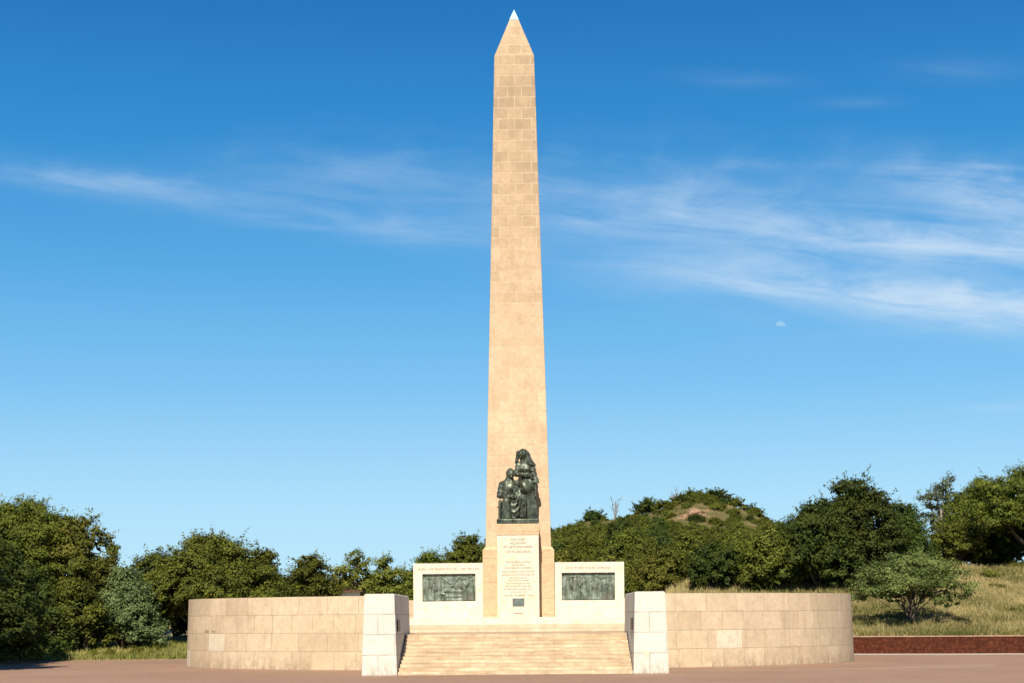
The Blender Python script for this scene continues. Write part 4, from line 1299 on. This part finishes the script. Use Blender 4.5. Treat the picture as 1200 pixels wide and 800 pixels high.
# grass
def grass(name, label, X, Y, hmin, hmax, mat, blades=5, seed=0, spread=.14, tint=None):
    rng = np.random.default_rng(seed)
    n = len(X); Z = ground(X, Y)
    B = np.repeat(np.stack([X, Y, Z], 1), blades, 0); m = len(B)
    B[:, :2] += rng.normal(size=(m, 2)) * spread
    B[:, 2] = ground(B[:, 0], B[:, 1]) - .03
    h = np.repeat(rng.uniform(hmin, hmax, n), blades) * rng.uniform(.6, 1.15, m)
    a = rng.uniform(0, 6.28, m); w = rng.uniform(.018, .04, m)
    dx = np.stack([np.cos(a) * w, np.sin(a) * w, np.zeros(m)], 1)
    ln = rng.normal(size=(m, 2)) * .28 * h[:, None]
    mid = B + np.stack([ln[:, 0] * .3, ln[:, 1] * .3, h * .6], 1)
    tip = B + np.stack([ln[:, 0], ln[:, 1], h], 1)
    V = np.stack([B - dx, B + dx, mid + dx * .7, tip, mid - dx * .7], 1).reshape(-1, 3)
    i = np.arange(m) * 5
    T = np.concatenate([np.stack([i, i + 1, i + 2, i + 4], 1), np.stack([i + 4, i + 2, i + 3, i + 3], 1)])
    T3 = np.concatenate([np.stack([i, i + 1, i + 2], 1), np.stack([i, i + 2, i + 4], 1), np.stack([i + 4, i + 2, i + 3], 1)])
    base = .5 + .5 * np.sin(B[:, 0] * .5 + np.sin(B[:, 1] * .33) * 2) * np.sin(B[:, 1] * .41 + B[:, 0] * .2) if tint is None else tint
    b2 = np.sin(B[:, 0] * .23 + 2 * np.sin(B[:, 1] * .19 + 1)) * np.sin(B[:, 1] * .27 + 1.5 * np.sin(B[:, 0] * .31))
    b3 = np.sin(B[:, 0] * 1.9 + 2 * np.sin(B[:, 1] * 1.1)) * np.sin(B[:, 1] * 1.3 + B[:, 0] * .7)
    t = np.clip(.22 + .42 * base + .34 * b2 + .16 * b3 + rng.normal(size=m) * .2, 0, 1)
    hk = np.repeat(np.clip(1 + .35 * b2[::blades] + .2 * b3[::blades], .4, 1.6), blades)
    V[:, 2] = np.repeat(B[:, 2], 5) + (V[:, 2] - np.repeat(B[:, 2], 5)) * np.repeat(hk, 5)
    o = link(name, arr_mesh(name, V, T3, mat, tint=np.repeat(t, 5)))
    return tag(o, label, 'grass', kind='stuff')


def scatter(n, f, seed):
    rng = np.random.default_rng(seed)
    return f(rng.uniform(size=n), rng.uniform(size=n))


def slope_pts(u, v):
    t = .35 + 52 * v ** 1.5
    D = 105 + t
    X = 8 + (52 - 8) * u + t * .2
    return X, edge_y(X) + t


X, Y = scatter(52000, slope_pts, 5)
grass('dry_grass', 'dry straw coloured grass covering the slope', X, Y, .22, .6, MAT['grass'], seed=6)
X, Y = scatter(5000, lambda u, v: (17 + 36 * u, edge_y(17 + 36 * u) + .3 + 1.2 * v), 15)
grass('green_grass', 'greener grass along the top of the brick wall', X, Y, .15, .45, MAT['grass_green'], seed=16)
X, Y = scatter(11000, lambda u, v: (-50 + 36 * u, edge_y(-50 + 36 * u) + .05 + 18 * v ** 1.4), 7)
grass('bank_grass', 'short green and dry grass on the bank beside the paving', X, Y, .08, .42, MAT['grass_green'], seed=8)
X, Y = scatter(9000, lambda u, v: ((640 + 300 * u - 600) / F * (124 + 40 * v), 124 + 40 * v), 9)
grass('hill_foot_grass', 'pale grass at the foot of the hill behind the wall', X, Y, .3, .8, MAT['grass'], seed=10)
X, Y = scatter(42000, lambda u, v: ((635 + 310 * u - 600) / F * (205 + 135 * v), 205 + 135 * v), 12)
grass('hilltop_grass', 'pale dry grass on the hilltop', X, Y, .16, .5, MAT['grass_hill'], blades=6, seed=13, spread=.35)

wrng = np.random.default_rng(77)
for k, (px, D, w, hpx) in enumerate([(1142, 120, 16, 9), (1170, 131, 22, 9), (1188, 117, 18, 8), (1108, 126, 20, 9), (1160, 141, 26, 9), (1195, 146, 24, 9), (1120, 114, 14, 6), (1085, 118, 20, 8)]):
    X, Y = (px - 600) / F * D, D
    yt = 722 - (float(ground(X, Y)) - EYE) / D * F - hpx - (px - 600) * ROLL
    tree('slope_weed', 'low green weed clump standing out of the dry grass slope', 'weed', px, D, w, yt, .02, 'leaf_light', 200 + k, 'weeds on the grass slope', lobes=5, stems=3, low=.1, leaf=.07, dens=.8, rad=.02, sparse=.3)
for k, (px, D, w, hpx) in enumerate([(160, 113, 16, 10), (128, 111.5, 14, 9), (185, 116, 14, 8), (176, 112, 10, 8), (70, 110, 18, 11), (108, 111, 12, 10), (40, 109.5, 16, 10)]):
    X, Y = (px - 600) / F * D, D
    yt = 722 - (float(ground(X, Y)) - EYE) / D * F - hpx - (px - 600) * ROLL
    tree('bank_weed', 'tall green weed on the grassy bank at the paving edge', 'weed', px, D, w, yt, .02, 'leaf_light', 220 + k, 'weeds on the grassy bank', lobes=4, stems=3, low=.1, leaf=.06, dens=.8, rad=.02, sparse=.35)

# ------------------------------------------------------------------ sky
w = bpy.data.worlds.new('World'); SC.world = w; w.use_nodes = True
t = NT(w.node_tree)
bg = next(n for n in t.n if n.type == 'BACKGROUND')
sky = t.add('ShaderNodeTexSky', sky_type='NISHITA')
sky.sun_disc = False
sky.sun_elevation = SUN_EL; sky.sun_rotation = math.pi + SUN_AZ
sky.altitude = 1400; sky.air_density = 1.0; sky.dust_density = 0.3; sky.ozone_density = 2.0
g = t.add('ShaderNodeTexCoord').outputs['Generated']
sp = t.add('ShaderNodeSeparateXYZ'); t.l.new(g, sp.inputs[0])
dx, dy, dz = sp.outputs
el = t.m('DIVIDE', t.m('ARCSINE', dz), math.pi / 2, clamp=True)      # 0 horizon .. 1 zenith
SK = 10.0 * 0.685
def lin(r, g_, b): return tuple(((c / 255 + .055) / 1.055) ** 2.4 for c in (r, g_, b))
stops = [(0.0, lin(188, 230, 250)), (0.045, lin(170, 220, 248)), (0.09, lin(122, 193, 240)), (0.135, lin(80, 167, 227)), (0.18, lin(42, 141, 209)), (0.228, lin(22, 116, 190)), (0.35, lin(12, 74, 140)), (1.0, lin(8, 40, 92))]
grad = t.ramp(el, stops)
gm = t.add('ShaderNodeVectorMath', operation='SCALE'); t.l.new(grad, gm.inputs[0]); gm.inputs['Scale'].default_value = SK
col = t.mix(0.93, sky.outputs[0], gm.outputs[0])
# thin cirrus, in sky angles
ys = t.m('MAXIMUM', dy, 0.05)
U = t.m('ADD', 600.0, t.m('MULTIPLY', t.m('DIVIDE', dx, ys), F))
Vv = t.m('SUBTRACT', 722.0, t.m('MULTIPLY', t.m('DIVIDE', dz, ys), F))
cx = t.add('ShaderNodeCombineXYZ')
sl = t.m('SUBTRACT', Vv, t.m('MULTIPLY', U, 0.10))
t.put(cx.inputs[0], t.m('MULTIPLY', U, 0.0045)); t.put(cx.inputs[1], t.m('MULTIPLY', sl, 0.030))
nz = t.noise(cx.outputs[0], 1.0, 7, 0.62, 0.7)
cx2 = t.add('ShaderNodeCombineXYZ'); t.put(cx2.inputs[0], t.m('MULTIPLY', U, 0.012)); t.put(cx2.inputs[1], t.m('MULTIPLY', t.m('ADD', Vv, t.m('MULTIPLY', U, .12)), 0.022))
nz2 = t.noise(cx2.outputs[0], 1.0, 6, 0.6, 0.5)
streak = t.m('ADD', 0.24, t.m('ADD', t.m('MULTIPLY', t.ramp(nz, [(0.36, 0), (0.70, 1)]), 0.95), t.m('MULTIPLY', t.ramp(nz2, [(0.4, 0), (0.75, 1)]), 0.35)))
total = None
for u0, v0, slope, th, Lh, I in ((30, 196, .15, 14, 170, .36), (300, 238, .15, 19, 200, .26), (430, 205, .02, 36, 170, .22), (470, 268, .1, 16, 120, .2),
                                 (760, 240, .0, 50, 210, .26), (720, 259, .0, 7, 110, .2), (1110, 288, .12, 20, 220, .6), (1200, 245, .2, 36, 130, .75),
                                 (1170, 368, .11, 23, 260, .95), (860, 318, .08, 30, 140, .25), (885, 197, -.02, 7, 40, .32), (870, 96, .05, 9, 60, .11),
                                 (1130, 87, .02, 13, 70, .1), (1010, 124, -.02, 7, 45, .1), (1000, 310, .1, 70, 280, .34), (1190, 482, 0, 6, 60, .2)):
    a = t.m('DIVIDE', t.m('SUBTRACT', t.m('SUBTRACT', Vv, v0), t.m('MULTIPLY', t.m('SUBTRACT', U, u0), slope)), th)
    a = t.m('ADD', a, t.m('MULTIPLY', t.m('SUBTRACT', nz2, .5), 1.2))
    b = t.m('DIVIDE', t.m('SUBTRACT', U, u0), Lh)
    e = t.m('MULTIPLY', t.m('POWER', 2.71828, t.m('MULTIPLY', -1.0, t.m('ADD', t.m('MULTIPLY', a, a), t.m('MULTIPLY', b, b)))), I)
    total = e if total is None else t.m('ADD', total, e)
cl = t.m('MULTIPLY', t.m('MULTIPLY', total, streak, clamp=True), t.m('GREATER_THAN', dy, 0.06))
col = t.mix(t.m('MULTIPLY', cl, .78), col, tuple(SK * c for c in (0.66, 0.80, 0.94)))
# pale half moon
mu, mv = t.m('DIVIDE', t.m('SUBTRACT', U, 917.5), 6.6), t.m('DIVIDE', t.m('SUBTRACT', Vv, 385.0), 6.6)
disc = t.m('SUBTRACT', 1.0, t.m('ADD', t.m('MULTIPLY', mu, mu), t.m('MULTIPLY', mv, mv)))
lit = t.m('MULTIPLY', t.m('MULTIPLY', disc, 3.0, clamp=True), t.m('MULTIPLY', t.m('SUBTRACT', 0.05, t.m('ADD', mv, t.m('MULTIPLY', mu, -.12))), 4.0, clamp=True))
col = t.mix(t.m('MULTIPLY', lit, .27), col, tuple(SK * c for c in (0.72, 0.88, 0.98)))
t.l.new(col, bg.inputs['Color'])
bg.inputs['Strength'].default_value = 0.1

sun = bpy.data.lights.new('sun', 'SUN'); sun.energy = 5.0; sun.angle = R(0.5); sun.color = (1.0, 0.945, 0.84)
so = bpy.data.objects.new('sun', sun); COL.objects.link(so)
# direction towards the sun: behind the viewer (-y), a little to the left (-x)
d = Vector((-math.sin(SUN_AZ) * math.cos(SUN_EL), -math.cos(SUN_AZ) * math.cos(SUN_EL), math.sin(SUN_EL)))
so.rotation_euler = d.to_track_quat('Z', 'Y').to_euler()
so.location = (-30, -60, 80)

# ------------------------------------------------------------------ camera
cam = bpy.data.cameras.new('camera'); co = bpy.data.objects.new('camera', cam); COL.objects.link(co)
cam.sensor_fit = 'HORIZONTAL'; cam.sensor_width = 36; cam.lens = 36 * F / 1200
cam.shift_y = 322.0 / 1200.0; cam.clip_start = 0.5; cam.clip_end = 9000
co.matrix_world = Matrix.Translation((0, 0, EYE)) @ Matrix.Rotation(math.pi / 2, 4, 'X') @ Matrix.Rotation(-math.atan(ROLL), 4, 'Z')
SC.camera = co

vs = SC.view_settings
SC.display_settings.display_device = 'sRGB'
vs.view_transform = 'Standard'; vs.look = 'None'; vs.exposure = 0.55; vs.gamma = 1.0; vs.use_curve_mapping = False
SC.render.engine = 'CYCLES'
SC.cycles.use_denoising = True
SC.cycles.max_bounces = 6; SC.cycles.transparent_max_bounces = 8
